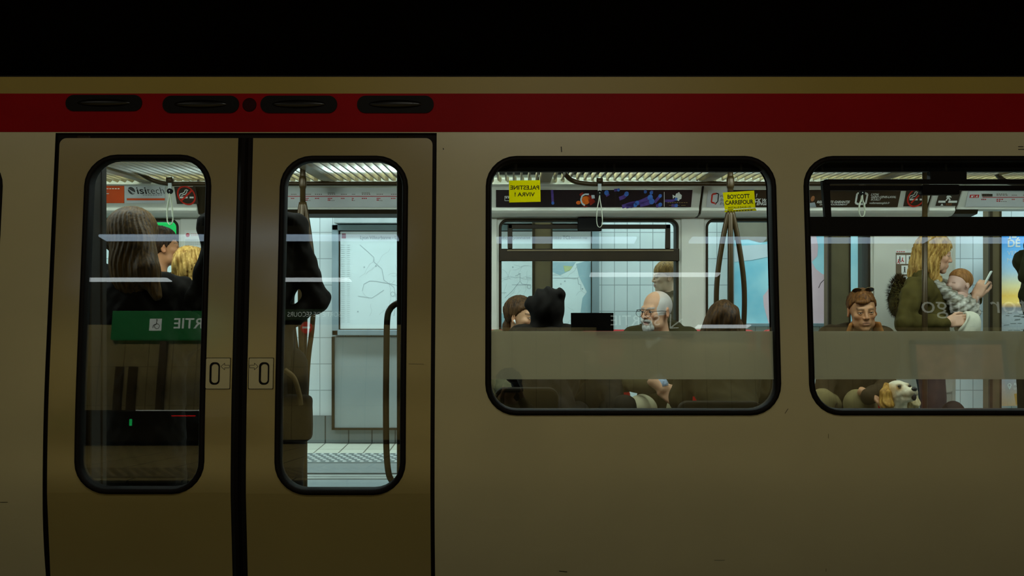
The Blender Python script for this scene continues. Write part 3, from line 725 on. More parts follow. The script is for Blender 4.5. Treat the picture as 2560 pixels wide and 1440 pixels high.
# white and dark language school advertisement
a = card('advertisement', 'white panel with a red and black speech bubble and handwritten words, beside the boycott sticker', 'advertisement', 1770, 1822, 1765, 1817, 475, 518, WHITEC)
m = M(); q = [(1791, 484), (1780, 486), (1778, 506), (1786, 508)]; strip(m, cp(q), .010, e2); strip(m, cp([(1786, 508), (1788, 512), (1791, 508)]), .004, e2); obj('bubble_left', m, mat('sign_red', (206, 44, 22)), a)
m = M(); strip(m, cp([(1790, 483.5), (1796, 485), (1794, 504), (1788, 509)]), .007, e2)
for s_, yy in (('Wall', 494), ('Street', 503), ('English', 512)): ct(m, s_, 1799, yy, 6.5, shear=.3)
obj('lettering', m, INK, a)
a = card('advertisement', 'dark panel with white slanted capitals at the right edge of the large window', 'advertisement', 1822, 2252, 1817, 2243, 475, 518, DARKC)
m = M()
ct(m, 'CLICK WALL ST', 1870, 505, 7.5, bold=.03, shear=.2); ct(m, 'GET ENGLISH', 1868, 513, 7.5, bold=.03, shear=.2); ct(m, '!', 1889, 493, 8, bold=.03)
ct(m, 'RESULTATS GARANTIS', 2041, 508, 5.4, bold=.03, shear=.2, width=82*(D+2.5)/F); ct(m, 'OU REMBOURSEMENT', 2048, 513.5, 3.6, bold=.02, shear=.2, width=70*(D+2.5)/F)
for s_, yy in (('LYON', 489), ('SAINT-GENIS-LAVAL', 495.3), ('ECULLY', 501.3)): ct(m, s_, 2176, yy, 4.8, bold=.02, shear=.15)
ct(m, 'wallstreetenglish.fr', 2172, 510, 4.6, bold=.01, shear=.15)
strip(m, cp([(2150, 482), (2142, 484), (2138, 508), (2146, 511), (2163, 510), (2168, 486), (2160, 482), (2150, 482)]), .012, e2)
obj('lettering', m, WHITEINK, a)
m = M(); flat(m, disc(*covx(2031, 497), .013, 14, .018), e2); obj('portrait_face', m, mat('print_skin', (170, 110, 70)), a)
m = M(); flat(m, cp([(2022, 508), (2036, 506), (2040, 518), (2020, 518)]), e2); obj('portrait_shirt', m, mat('print_shirt', (170, 180, 185)), a)
nosmoke('no smoking sign in the right window beside the black latch', 2266, 2318, 2258, 2310, 474, 516, 2290, 494)
a = card('warning_sign', 'dark sign with a white figure stepping over the gap', 'warning sign', 2350, 2402, 2338, 2392, 474, 515, DARKC)
m = M(); cr(m, 2345, 2363, 502, 507, sl=1); cr(m, 2370, 2392, 502, 507, sl=1); flat(m, disc(*covx(2371, 483), .009, 12), e2)
strip(m, cp([(2371, 487), (2370, 494)]), .018, e2); strip(m, cp([(2370, 494), (2374, 501)]), .009, e2); strip(m, cp([(2369, 494), (2364, 502)]), .009, e2); strip(m, cp([(2371, 488), (2377, 494)]), .006, e2); strip(m, cp([(2369, 488), (2365, 494)]), .006, e2)
flat(m, cp([(2350, 514), (2357, 514), (2354, 509)]), e2); obj('walking_figure', m, WHITEINK, a)
m = M(); DASH(m, 2364, 509, 3, 16, 1); DASH(m, 2364, 512, 3, 15, 1); obj('small_print', m, mat('orange_ink', (190, 110, 50)), a)
a = linemap('white line map starting with a red letter badge, over the far right door', 2421, 2760, 2412, 2750, 474, 517, 493.5, [(2452, 22, 1), (2490, 30, 1), (2528, 14, 0), (2556, 14, 0), (2590, 20, 1), (2640, 20, 0)])
m = M(); flat(m, [covx(*p) for p in ((2424, 487), (2447, 487), (2445, 495), (2422, 495))], e2); obj('badge', m, REDINK, a)
m = M(); ct(m, 'M', 2425.5, 494, 5, yf=e3, bold=.03); ct(m, 'A', 2437, 494, 5, yf=e3, bold=.03); cr(m, 2434.3, 2435, 488, 494.5, yf=e3); obj('badge_lettering', m, WHITEINK, a)
m = M(); cr(m, 2454, 2480, 485, 491.5); obj('terminus_box', m, DARKC, a)

# ------------------------------------------------------------------ stickers on the panes
YEL = mat_paper('yellow_paper', (250, 240, 30), .93)
gl = lambda z: profw(z)
def sq(px, py, off=.05): Y = .09; return PX(px, Y), PZ(py, Y)
o = obj('sticker', M().prism([sq(1273, 505), sq(1352, 503), sq(1351, 448), sq(1272, 449)], lambda z: gl(z)+.025, .0008), YEL, None, label='yellow paper with mirrored black capitals, stuck inside the large window at top left', cat='sticker', group='yellow protest papers')
m = M(); s = 4.34/F
x, z = sq(1348.5, 472); text(m, 'PALESTINE', x, z, 10*s, lambda z: gl(z)+.0243, mirror=True, bold=.025, width=73*s)
x, z = sq(1337.5, 489); text(m, 'VIVRA !', x, z, 9.5*s, lambda z: gl(z)+.0243, mirror=True, bold=.025, width=51*s)
obj('lettering', m, mat('olive_ink', (70, 64, 8)), o)
o = obj('sticker', M().prism([sq(1814, 524), sq(1891, 518), sq(1889, 475), sq(1810, 480)], lambda z: gl(z)+.0165, .0008), YEL, None, label='yellow paper with a black boycott slogan, tilted on the large window at top right', cat='sticker', group='yellow protest papers')
m = M(); g2 = lambda z: gl(z)+.0155
for s_, x, y, h, wd, b in (('BOYCOTT', 1821.5, 496, 10, 56, .03), ('CARREFOUR', 1815.5, 511, 10, 71, .03), ('INSTALLE DANS LES', 1823, 521, 4.5, 57, .02)):
    X, Z = sq(x, y); text(m, s_, X, Z, h*s, g2, bold=b, width=wd*s, rot=.04)
obj('lettering', m, INK, o)
obj('paper_fold', M().prism([sq(1813, 530), sq(1894, 526), sq(1891, 519.5), sq(1814, 525)], lambda z: gl(z)+.0168, .0006), mat_paper('yellow_paper_fold', (232, 222, 18), .93), o)
m = M(); X, Z = sq(1820, 528); 
for i in range(9): strip(m, [(X+i*.0125, Z+i*.0007), (X+i*.0125+.010, Z+i*.0007+.0006)], .004, lambda z: gl(z)+.0162)
obj('folded_print', m, INK, o)
obj('notice_board', M().prism([sq(1427, 827), sq(1533, 827), sq(1533, 782), sq(1427, 782)], lambda z: gl(z)+.03, .012), BLACK, None, label='plain black rectangle standing on the frosted strip of the large window', cat='board', bevel=.001)
# notices on the pilasters
yn_ = YF-.0205
def notice(px0, px1, py0, py1, label):
    o = obj('notice', M().box(fx(px0), fx(px1), yn_-.003, yn_, fz(py1), fz(py0)), mat('notice_white', (222, 224, 216), rough=.5, var=.02), None, label=label, cat='notice')
    return o
o = notice(464, 517, 576, 700, 'white notice with red and grey print on the pillar behind the left door')
m = M(); flat(m, disc(fx(472), fz(588), .014), yn_-.004); DASHN = lambda mb, x, y, n, wpx, h: [flat(mb, rect(fx(x+i*wpx/n), fx(x+i*wpx/n+wpx/n*.75), fz(y+h), fz(y)), yn_-.004) for i in range(n)]
DASHN(m, 480, 585, 6, 28, 1); DASHN(m, 480, 589, 6, 28, 1); DASHN(m, 465, 621, 5, 40, 2.5); obj('red_print', m, REDINK, o)
m = M(); [DASHN(m, 466, 599+i*2.6, 9, 44, 1) for i in range(6)]; [DASHN(m, 466, 630+i*2.6, 9, 44, 1) for i in range(8)]; obj('grey_print', m, mat('grey_ink2', (140, 140, 136)), o)
o = notice(2235, 2305, 624, 700, 'white safety notice with four pictograms on the pillar behind the blond woman')
m = M(); flat(m, rect(fx(2236), fx(2305), fz(690), fz(632)), yn_-.004); obj('brown_field', m, mat('brown_field', (110, 92, 66)), o)
m = M(); [flat(m, rect(fx(a), fx(a+22), fz(b+22), fz(b)), yn_-.005) for a, b in ((2238, 638), (2262, 638), (2250, 664), (2274, 664))]; obj('pictogram_tile', m, WHITEINK, o)
m = M()
for a, b in ((2246, 642), (2270, 642), (2258, 668)):
    flat(m, disc(fx(a), fz(b+1), .005, 10), yn_-.006); strip(m, [(fx(a), fz(b+3)), (fx(a), fz(b+9))], .008, yn_-.006); strip(m, [(fx(a), fz(b+8)), (fx(a-2), fz(b+14))], .004, yn_-.006); strip(m, [(fx(a), fz(b+8)), (fx(a+2), fz(b+14))], .004, yn_-.006)
obj('dark_figure', m, INK, o)
m = M()
for a, b in ((2253, 642), (2243, 646)): strip(m, [(fx(a), fz(b+2)), (fx(a-1), fz(b+8)), (fx(a+3), fz(b+13))], .006, yn_-.006); strip(m, [(fx(a-1), fz(b+8)), (fx(a-4), fz(b+13))], .004, yn_-.006)
DASHN(m, 2238, 628.5, 4, 22, 2); flat(m, [(fx(2242), fz(697)), (fx(2248), fz(697)), (fx(2245), fz(692))], yn_-.005); obj('red_figure', m, REDINK, o)

# ------------------------------------------------------------------ seats
def far_seat(x0, x1, label, top=824):
    t = thing('bench_seat', label, 'bench seat', ((x0+x1)/2, 2.2, 0), 'red bench seats')
    zt = PZ(top, 2.25)
    m = M().prism(rrect(x0, x1, .80, zt, .05, 6), 2.24, .05); obj('backrest', m, REDSEAT, t, bevel=.012)
    m = M().prism(rrect(x0+.02, x1-.02, .40, .78, .04, 6), 2.27, .04); obj('lower_shell', m, SHELL, t, bevel=.008)
    obj('lower_pad', M().prism(rrect(x0+.01, x1-.01, .46, .675, .04, 6), 2.245, .025), REDSEAT, t, bevel=.008)
    m = M(); m.box(x0, x1, 1.78, 2.27, .40, .47); obj('cushion', m, REDSEAT, t, bevel=.025)
    m = M(); m.box(x0+.1, x1-.1, 1.95, 2.68, .0, .40); obj('pedestal', m, SHELL, t, bevel=.01)
xs_ = [PX(v, 2.24) for v in (1205, 1580, 1594, 1892, 1905, 2000, 2085, 2225)]
far_seat(xs_[0], xs_[1], 'red two place bench seat facing the camera, behind the person leaning forward')
far_seat(xs_[2], xs_[3], 'red two place bench seat facing the camera, under the bearded man')
far_seat(xs_[4], xs_[5], 'narrow red seat facing the camera, at the right end of the large window')
far_seat(xs_[6], xs_[7], 'low red seat under the young man with a dog', 860)
def near_seat(x0, x1, label, top=968):
    t = thing('bench_seat', label, 'bench seat', ((x0+x1)/2, .9, 0), 'dark backed bench seats')
    m = M().prism(rrect(x0, x1, .36, PZ(top, .7), .05, 6), .66, .06); obj('back_shell', m, DARKSHELL, t, bevel=.012)
    m = M(); m.box(x0, x1, .70, 1.22, .38, .45); obj('cushion', m, REDSEAT, t, bevel=.025)
    m = M(); m.box(x0+.1, x1-.1, .66, 1.1, 0, .38); obj('pedestal', m, DARKSHELL, t, bevel=.01)
near_seat(PX(1236, .7), PX(1396, .7), 'dark backed seat under the person in the black hood')
near_seat(PX(1692, .7), PX(1905, .7), 'dark backed seat under the brown haired woman', 1002)

# ------------------------------------------------------------------ the far platform
wx = lambda p: PX(p, 4.25); wz = lambda p: PZ(p, 4.25)
MAPW = mat('backlit_map', (200, 216, 214), rough=.4, var=.03, scale=3, emit=.28)
cab = thing('map_cabinet', 'wide backlit wall cabinet showing the city transport map', 'map cabinet', (wx(1165), 4.3, 0))
m = M()
for a in ((832, 848, 562, 838), (1479, 1497, 562, 838), (832, 1497, 562, 577), (832, 1497, 824, 838)): m.box(wx(a[0]), wx(a[1]), 4.20, 4.335, wz(a[3]), wz(a[2]))
obj('cabinet_frame', m, FRAMEG, cab, bevel=.006)
mp = obj('map_sheet', M().box(wx(846), wx(1481), 4.245, 4.26, wz(826), wz(575)), MAPW, cab)
m = M()
for a in ((846, 851, 575, 826), (1477, 1481, 575, 826), (846, 1481, 575, 579), (846, 1481, 822, 826)): m.box(wx(a[0]), wx(a[1]), 4.23, 4.246, wz(a[3]), wz(a[2]))
obj('inner_edge', m, DARKBROWN, cab)
ym = 4.243
wp = lambda L: [(wx(a), wz(b)) for a, b in L]
m = M(); flat(m, wp([(855, 596), (865, 596), (865, 584), (855, 584)]), ym); obj('red_badge', m, REDINK, mp)
GT = mat('pale_grey_ink', (118, 134, 140), rough=.6, emit=.08); GR = mat('route_grey_ink', (160, 174, 176), rough=.6, emit=.2); GL = mat('faint_grey_ink', (178, 192, 192), rough=.6, emit=.2)
m = M(); s = (D+4.25)/F
def mt(str_, px, py, h, wpx=None): text(m, str_, wx(px), wz(py), h*s, ym, width=wpx*s if wpx else None)
mt('Lyon Villeurbanne - L', 901, 598, 8.5, 91); mt('agglomération lyonnaise', 1205, 598, 8, 121); mt('réseau TCL', 1374, 598, 8.5, 53); mt('Network map', 1428, 597, 5, 40)
obj('lettering', m, GT, mp)
rnd = random.Random(5); m = M(); mg = M()
def mline(mb, x, y, ang, n, st, wdt):
    pts = []
    for k in range(n):
        pts.append((wx(x), wz(y))); a = ang+rnd.uniform(-.5, .5); x += st*math.cos(a); y += st*math.sin(a)
        if not (893 < x < 1470 and 616 < y < 812): break
    if len(pts) > 1: strip(mb, pts, wdt, ym+.0006)
for k in range(95): mline(mg, rnd.uniform(900, 1465), rnd.uniform(620, 810), rnd.choice([0, .78, 1.57, 2.36, 3.1, -.8]), rnd.randint(4, 12), rnd.uniform(5, 9), .0025)
for L in ([(900, 612), (915, 625), (935, 643), (935, 655), (955, 672), (960, 700), (985, 718), (991, 745), (985, 790)], [(906, 728), (910, 710), (925, 702), (940, 703), (990, 712), (1020, 740), (1060, 740)], [(895, 740), (930, 745), (960, 725)],
          [(1280, 712), (1327, 712)], [(1262, 745), (1280, 728), (1300, 703), (1305, 710), (1322, 712)], [(1247, 732), (1266, 732)], [(1381, 695), (1444, 695), (1446, 710), (1452, 712), (1452, 725)], [(1288, 690), (1300, 685), (1300, 702)], [(1296, 684), (1302, 684)], [(1316, 694), (1328, 695)]):
    strip(m, wp(L), .0042, ym)
ringstrip(m, wx(982), wz(735), .018, .004, ym); ringstrip(m, wx(1322.5), wz(717), .016, .004, ym)
for a, b in ((940, 665), (911, 668), (1412, 703), (1402, 710), (1456, 722), (1282, 668), (895, 779)): flat(m, disc(wx(a), wz(b), .007, 8), ym)
obj('map_lines', mg, GL, mp); obj('route_lines', m, GR, mp)
m = M(); [flat(m, rect(wx(853+a), wx(853+a+b), wz(613+i*5.2), wz(612+i*5.2)), ym) for i in range(38) for a, b in ((0, 9), (15, 7))]; obj('index_print', m, GL, mp)
m = M(); flat(m, wp([(1440, 660), (1466, 652), (1478, 655), (1478, 822), (1440, 822), (1450, 790), (1456, 745), (1467, 730), (1458, 712), (1447, 690)]), ym+.0008); flat(m, wp([(1381, 655), (1440, 655), (1425, 676), (1400, 688), (1381, 680)]), ym+.0008)
flat(m, wp([(1246, 785), (1262, 782), (1270, 822), (1246, 822)]), ym+.0008)
obj('pale_blue_field', m, mat('pale_blue_print', (168, 198, 206), rough=.6, var=.05), mp)
m = M(); flat(m, wp([(1408, 664), (1432, 666), (1425, 676), (1412, 680)]), ym); obj('yellow_field', m, mat('yellow_print', (196, 206, 150), rough=.6), mp)
obj('header_box', M().box(wx(840), wx(1500), 4.15, 4.335, wz(560), wz(530)), mat('pale_grey_box', (176, 182, 180), rough=.4), None, label='long pale grey box on the tile wall above the map cabinet', cat='wall box', bevel=.006)
m = M(); pnl = thing('wall_panel', 'smooth grey panel on the wall below the map cabinet', 'wall panel', (wx(1165), 4.3, wz(1070)))
obj('sheet', M().box(wx(835), wx(1498), 4.27, 4.335, wz(1071), wz(842)), GREY, pnl, bevel=.004)
m = M(); m.box(wx(829), wx(835), 4.25, 4.335, wz(1073), wz(842)); m.box(wx(829), wx(1500), 4.25, 4.335, wz(1075), wz(1071)); obj('edge_strip', m, DARKBROWN, pnl)
# posts on the platform
def post(p0, p1, Yp, label):
    t = thing('platform_post', label, 'platform post', ((PX(p0, Yp)+PX(p1, Yp))/2, Yp, 0), 'brown platform posts')
    x0, x1 = PX(p0, Yp), PX(p1, Yp)
    obj('shaft', M().box(x0, x1, Yp, Yp+.12, 0, 3.0), POST, t, bevel=.004)
    m = M(); m.box(x0-.001, x0+.022, Yp-.006, Yp+.02, 0.02, 2.98); m.box(x1-.012, x1+.001, Yp-.006, Yp+.02, .02, 2.98); obj('corner_strip', m, DARKBROWN, t)
post(1331, 1381, 3.9, 'brown post in front of the map, left of the black hood'); post(2071, 2126, 3.9, 'brown post behind the young man'); post(2157, 2187, 3.9, 'narrow brown post right of the young man')
post(2474, 2503, 4.0, 'dark post left of the sunset advertisement')
# advertisement posters on the platform wall
SKY = mat('poster_water', (110, 190, 205), rough=.4, var=.2, scale=2.2, ramp=((96, 172, 196), (176, 220, 224)), emit=.30)
po = thing('poster', 'backlit poster of a pale figure in turquoise water', 'poster', (wx(1995), 4.3, wz(808)))
obj('poster_sheet', M().box(wx(1834), wx(2150), 4.26, 4.28, wz(808), wz(535)), SKY, po)
m = M()
for a in ((1826, 1834, 527, 816), (2150, 2158, 527, 816), (1826, 2158, 527, 535), (1826, 2158, 808, 816)): m.box(wx(a[0]), wx(a[1]), 4.22, 4.33, wz(a[3]), wz(a[2]))
obj('poster_frame', m, FRAMEG, po, bevel=.004)
PINK = mat('poster_skin', (206, 180, 186), rough=.4, var=.08, scale=3, emit=.25)
m = M(); yq = 4.258
flat(m, wp([(1924, 715), (1918, 728), (1908, 740), (1910, 765), (1922, 808), (2070, 808), (2070, 690), (2055, 684), (2040, 672), (2030, 655), (2044, 640), (2046, 615), (2035, 560), (1990, 545), (1950, 570), (1935, 640), (1938, 690)]), yq); obj('figure_print', m, PINK, po)
m = M(); flat(m, wp([(1834, 600), (1834, 535), (2000, 535), (2000, 560), (1940, 600), (1900, 606), (1870, 598)]), yq-.001); obj('hair_print', m, mat('poster_hair', (128, 120, 104), rough=.4, var=.15, scale=4, emit=.1), po)
m = M(); flat(m, wp([(1834, 655), (1834, 615), (1925, 610), (1930, 640), (1880, 650)]), yq-.0015); obj('foam_print', m, mat('poster_foam', (196, 208, 214), rough=.4, var=.06, scale=5, emit=.2), po)
m = M(); strip(m, wp([(2047, 720), (2052, 708), (2060, 700), (2070, 694)]), .005, yq-.002); obj('line_print', m, INK, po)
po = thing('poster', 'tall backlit poster of a sunset over water with large white words', 'poster', (wx(2600), 4.2, wz(1013)))
Yp = 4.05; ux = lambda p: PX(p, Yp); uz = lambda p: PZ(p, Yp)
m = M(); cols = []
rows = [(560, (40, 120, 200)), (600, (70, 150, 215)), (640, (120, 180, 220)), (680, (160, 190, 200)), (715, (214, 206, 150)), (740, (226, 190, 90)), (756, (236, 206, 110)), (764, (190, 160, 110)), (770, (120, 124, 124)), (790, (150, 160, 158)), (826, (130, 142, 140)), (880, (96, 104, 100)), (946, (130, 136, 140)), (1015, (150, 130, 96))]
v = []; fcs = []
for i, (py, c) in enumerate(rows):
    for px in (2503, 2580, 2680):
        v.append((ux(px), Yp, uz(py))); k = 1.0-.0*(px-2503); cols.append(lin(c)+(1,))
for i in range(len(rows)-1):
    for j in range(2): fcs.append((3*i+3+j, 3*i+4+j, 3*i+1+j, 3*i+j))
m.add(v, fcs); m.c = cols
obj('poster_sheet', m, mat_attr('sunset_print', rough=.4, emit=.45), po)
m = M(); m.box(ux(2503), ux(2680), Yp+.004, Yp+.06, uz(1015), uz(560)); obj('light_box', m, FRAMEG, po)
m = M(); ss = (D+Yp)/F
for s_, x, y, h, b in (('JE', 2519, 594, 18, .03), ('DÉ', 2519, 617, 18, .03), ('VEN', 2518, 638, 11, -.01), ('MA', 2518, 656, 11, -.01)): text(m, s_, ux(x), uz(y), h*ss, Yp-.002, bold=b)
text(m, 'FLEUV', ux(2535), uz(963.5), 6*ss, Yp-.002, bold=.03); text(m, 'LORET', ux(2535), uz(973.5), 6*ss, Yp-.002, bold=-.01)
ringstrip(m, ux(2523.5), uz(963), .013, .007, Yp-.002); flat(m, [(ux(2519), uz(967)), (ux(2528), uz(967)), (ux(2523.5), uz(974))], Yp-.002)
obj('lettering', m, WHITEINK, po)
m = M()
rnd = random.Random(3)
for k in range(70):
    x = rnd.uniform(2506, 2665); y = rnd.uniform(770, 840); strip(m, [(ux(x), uz(y)), (ux(x+rnd.uniform(6, 18)), uz(y+rnd.uniform(-1, 1)))], .004, Yp-.0015)
obj('ripple_print', m, mat('ripple_ink', (96, 104, 96)), po)
m = M(); flat(m, [(ux(2535), uz(985)), (ux(2575), uz(975)), (ux(2580), uz(1012)), (ux(2540), uz(1012))], Yp-.001); obj('earth_print', m, mat('earth_print', (170, 130, 60), emit=.2), po)
# exit sign on the far platform
t = thing('exit_sign', 'small glowing green exit sign seen through the left door window', 'exit sign', (PX(424, 3.7), 3.7, PZ(576, 3.7)))
obj('sign_box', M().box(PX(392, 3.7), PX(448, 3.7), 3.7, 3.78, PZ(598, 3.7), PZ(556, 3.7)), mat('green_sign', (20, 190, 90), emit=.55, var=.05), t, bevel=.004)
obj('hanger', M().tube([(PX(420, 3.74), 3.74, PZ(556, 3.7)), (PX(420, 3.74), 3.74, 3.0)], .012), FRAMEG, t)
m = M(); flat(m, disc(PX(446, 3.69), PZ(577, 3.69), .02), 3.697); obj('white_arrow_disc', m, mat('sign_white', (230, 240, 235), emit=.6), t)
# ------------------------------------------------------------------ near platform: lamps, signs, wall board, reflected in the panes
def near_lamp(x0, x1, y, z, label, dm=None):
    t = thing('strip_light', label, 'strip light', ((x0+x1)/2, y, z), 'strip lights over the near platform')
    obj('housing', M().box(x0-.03, x1+.03, y-.12, y+.12, z+.04, z+.12), CONC, t)
    obj('diffuser', M().box(x0, x1, y-.10, y+.10, (z+.012 if dm else z+.024), z+.04), dm or NEARLAMP, t, bevel=.01)
    m = M(); [m.tube([(x, y, z+.12), (x, y, 4.4)], .012, 8) for x in (x0+.2, x1-.2)]; obj('suspension_rod', m, CONC, t)
for i, (a, b) in enumerate(((-4.14, -2.95), (-2.9, -1.15), (-.16, 1.25), (1.80, 2.55), (2.98, 4.2), (4.25, 5.5))):
    near_lamp(a, b, -5.5, 2.895, 'strip light of the row nearest the car, place %s from the left end' % ['first', 'second', 'third', 'fourth', 'fifth', 'sixth'][i], mat('blue_white_diffuser', (190, 214, 236), emit=3.6, var=.01))
for i, (a, b, y) in enumerate(((-5.25, -4.2, -7.7), (-2.9, -1.98, -7.7), (.92, 2.45, -7.25))):
    near_lamp(a, b, y, 2.90, 'strip light of the second row, %s' % ['above the green exit sign', 'above the no entry sign', 'right of the viewer'][i])
near_lamp(2.25, 2.9, -7.75, 2.36, 'short low strip light close to the near wall')
DARKSIGN = mat('dark_sign_face', (14, 11, 7), rough=.8, spec=.1)
GREENS = mat('green_sign_face', (22, 120, 60), emit=.9, var=.05)
LITW = mat('lit_white', (226, 236, 226), emit=1.35, var=.01)
YS = -7.9; yb = YS+.004
t = thing('exit_sign', 'long green wall sign with a white wheelchair symbol and exit lettering', 'exit sign', (-4.3, -7.95, 2.2), 'exit signs of the near platform')
obj('sign_box', M().box(-4.95, -3.5, -7.99, YS, 2.22, 2.58), GREENS, t, bevel=.005)
m = M(); text(m, 'SORTIE', -3.58, 2.36, .125, yb, back=True, bold=.015, width=.60); obj('lettering', m, LITW, t)
m = M(); flat(m, rect(-4.48, -4.33, 2.33, 2.48), yb); obj('symbol_tile', m, LITW, t)
m = M(); q = yb+.002; flat(m, disc(-4.39, 2.463, .011, 10), q); strip(m, [(-4.39, 2.452), (-4.394, 2.41), (-4.425, 2.405), (-4.437, 2.365)], .009, q); ringstrip(m, -4.385, 2.385, .03, .007, q); obj('wheelchair_symbol', m, INK, t)
t = thing('exit_sign', 'narrow dim green emergency exit sign with small lettering', 'exit sign', (-2.2, -7.95, 2.45), 'exit signs of the near platform')
obj('sign_box', M().box(-2.85, -1.4, -7.99, YS, 2.47, 2.60), mat('dim_green_face', (20, 60, 30), emit=.3), t)
m = M(); text(m, 'SORTIE DE SECOURS', -2.12, 2.505, .06, yb, back=True, width=.66); obj('lettering', m, LITW, t)
t = thing('no_entry_sign', 'round red no entry sign with a white bar below the emergency exit sign', 'no entry sign', (-2.54, -7.95, 2.36))
obj('disc', M().prism(disc(-2.54, 2.37, .073), YS-.02, .02), mat('lit_red', (220, 30, 30), emit=1.2), t)
m = M(); flat(m, rect(-2.59, -2.49, 2.358, 2.382), YS+.003); obj('white_bar', m, LITW, t)
obj('bracket', M().box(-2.55, -2.53, -7.99, YS-.02, 2.36, 2.38), CONC, t)
t = thing('exit_sign', 'dark wall sign with white exit lettering and an arrow', 'exit sign', (1.7, -7.95, 2.4), 'exit signs of the near platform')
obj('sign_box', M().box(1.05, 2.25, -7.99, YS, 2.32, 2.66), DARKSIGN, t)
m = M(); text(m, 'SORTIE', 1.83, 2.43, .125, yb, back=True, width=.61); strip(m, [(2.11, 2.51), (1.96, 2.40)], .016, yb); strip(m, [(1.955, 2.395), (1.965, 2.57)], .016, yb); strip(m, [(1.955, 2.395), (2.06, 2.40)], .014, yb)
obj('lettering', m, LITW, t)
t = thing('station_sign', 'dark wall sign with the white station name', 'station sign', (5.9, -7.95, 2.5))
obj('sign_box', M().box(4.95, 7.1, -7.99, YS, 2.46, 2.90), DARKSIGN, t)
m = M(); text(m, 'Victor Hugo', 6.82, 2.585, .215, yb, back=True, width=1.74, bold=-.004); obj('lettering', m, LITW, t)
t = thing('wall_board', 'framed board with a brownish map on the near platform wall', 'wall board', (5.5, -7.95, 1.3))
obj('sheet', M().box(4.98, 6.05, -7.99, -7.95, 1.36, 2.20), mat('brownish_map', (190, 150, 120), rough=.5, var=.35, scale=7, emit=.5), t)
m = M()
for a in ((4.93, 4.98, 1.31, 2.25), (6.05, 6.10, 1.31, 2.25), (4.93, 6.10, 2.20, 2.25), (4.93, 6.10, 1.31, 1.36)): m.box(a[0], a[1], -7.99, -7.92, a[2], a[3])
obj('frame', m, FRAMEG, t)
for x0, x1, z0, z1, lb in ((-4.86, -4.78, .6, 1.8, 'leftmost of the dark uprights on the near wall'), (-4.70, -4.61, .6, 1.8, 'second dark upright on the near wall'), (-4.34, -4.26, .6, 2.2, 'third dark upright on the near wall, below the exit sign')):
    obj('wall_upright', M().box(x0, x1, -7.99, -7.9, z0, z1), POST, None, label=lb, cat='upright', group='dark uprights on the near wall', bevel=.005)
t = thing('platform_bench', 'long low dark bench along the near wall with small green and red lights', 'bench', (-4.3, -7.7, 0))
obj('seat_body', M().box(-5.6, -3.0, -7.99, -7.45, .10, .80), mat('bench_black', (22, 18, 12), rough=.3), t, bevel=.03)
m = M(); m.box(-4.4, -3.0, -7.455, -7.44, .78, .80); obj('bright_edge', m, LITW, t)
m = M(); m.box(-4.47, -4.44, -7.445, -7.44, .45, .60); obj('green_light', m, mat('green_led', (30, 220, 110), emit=2.5), t)
m = M(); m.box(-5.26, -5.15, -7.445, -7.44, .50, .53); obj('green_light', m, MATS['green_led'], t)
m = M(); m.box(-3.98, -3.7, -7.445, -7.44, .66, .68); obj('red_light', m, mat('red_led', (240, 20, 20), emit=2.5), t)
# ------------------------------------------------------------------ organic shapes: smooth signed distance fields, meshed with surface nets
def nets(fn, lo, hi, h):
    lo = np.array(lo, dtype=np.float32); hi = np.array(hi, dtype=np.float32)
    n = np.maximum(4, np.ceil((hi-lo)/h).astype(int)+1)
    ax = [lo[i]+h*np.arange(n[i], dtype=np.float32) for i in range(3)]
    G = np.stack(np.meshgrid(*ax, indexing='ij'), -1)
    Fv = fn(G.reshape(-1, 3)).reshape(n)
    S = Fv < 0
    c = [(i, j, k) for i in (0, 1) for j in (0, 1) for k in (0, 1)]
    sl = lambda A, o: A[o[0]:A.shape[0]-1+o[0], o[1]:A.shape[1]-1+o[1], o[2]:A.shape[2]-1+o[2]]
    cnt = sum(sl(S, o).astype(np.int8) for o in c)
    act = (cnt > 0) & (cnt < 8)
    acc = np.zeros(act.shape+(3,), np.float32); num = np.zeros(act.shape, np.float32)
    for a in c:
        for d in range(3):
            if a[d]: continue
            b = list(a); b[d] = 1
            fa, fb = sl(Fv, a), sl(Fv, b); cr_ = (fa < 0) != (fb < 0)
            t = np.where(cr_, fa/np.where(fa == fb, 1, fa-fb), 0)
            p = np.zeros(acc.shape, np.float32)+np.array(a, np.float32); p[..., d] += t
            acc += p*cr_[..., None]; num += cr_
    idx = -np.ones(act.shape, np.int64); I = np.argwhere(act); idx[act] = np.arange(len(I))
    V = lo+(I+acc[act]/np.maximum(num[act], 1)[:, None])*h
    faces = []
    for d in range(3):
        u, v = [(1, 2), (2, 0), (0, 1)][d]
        A = np.take(S, range(0, n[d]-1), d); B = np.take(S, range(1, n[d]), d)
        E = np.argwhere(A != B)
        ok = (E[:, u] > 0) & (E[:, v] > 0) & (E[:, u] < n[u]-1) & (E[:, v] < n[v]-1); E = E[ok]
        flip = ~A[tuple(E.T)]
        q = []
        for du, dv in ((-1, -1), (0, -1), (0, 0), (-1, 0)):
            e = E.copy(); e[:, u] += du; e[:, v] += dv; q.append(idx[tuple(e.T)])
        Q = np.stack(q, 1); Q[flip] = Q[flip][:, ::-1]
        faces.append(Q)
    return V, np.concatenate(faces)

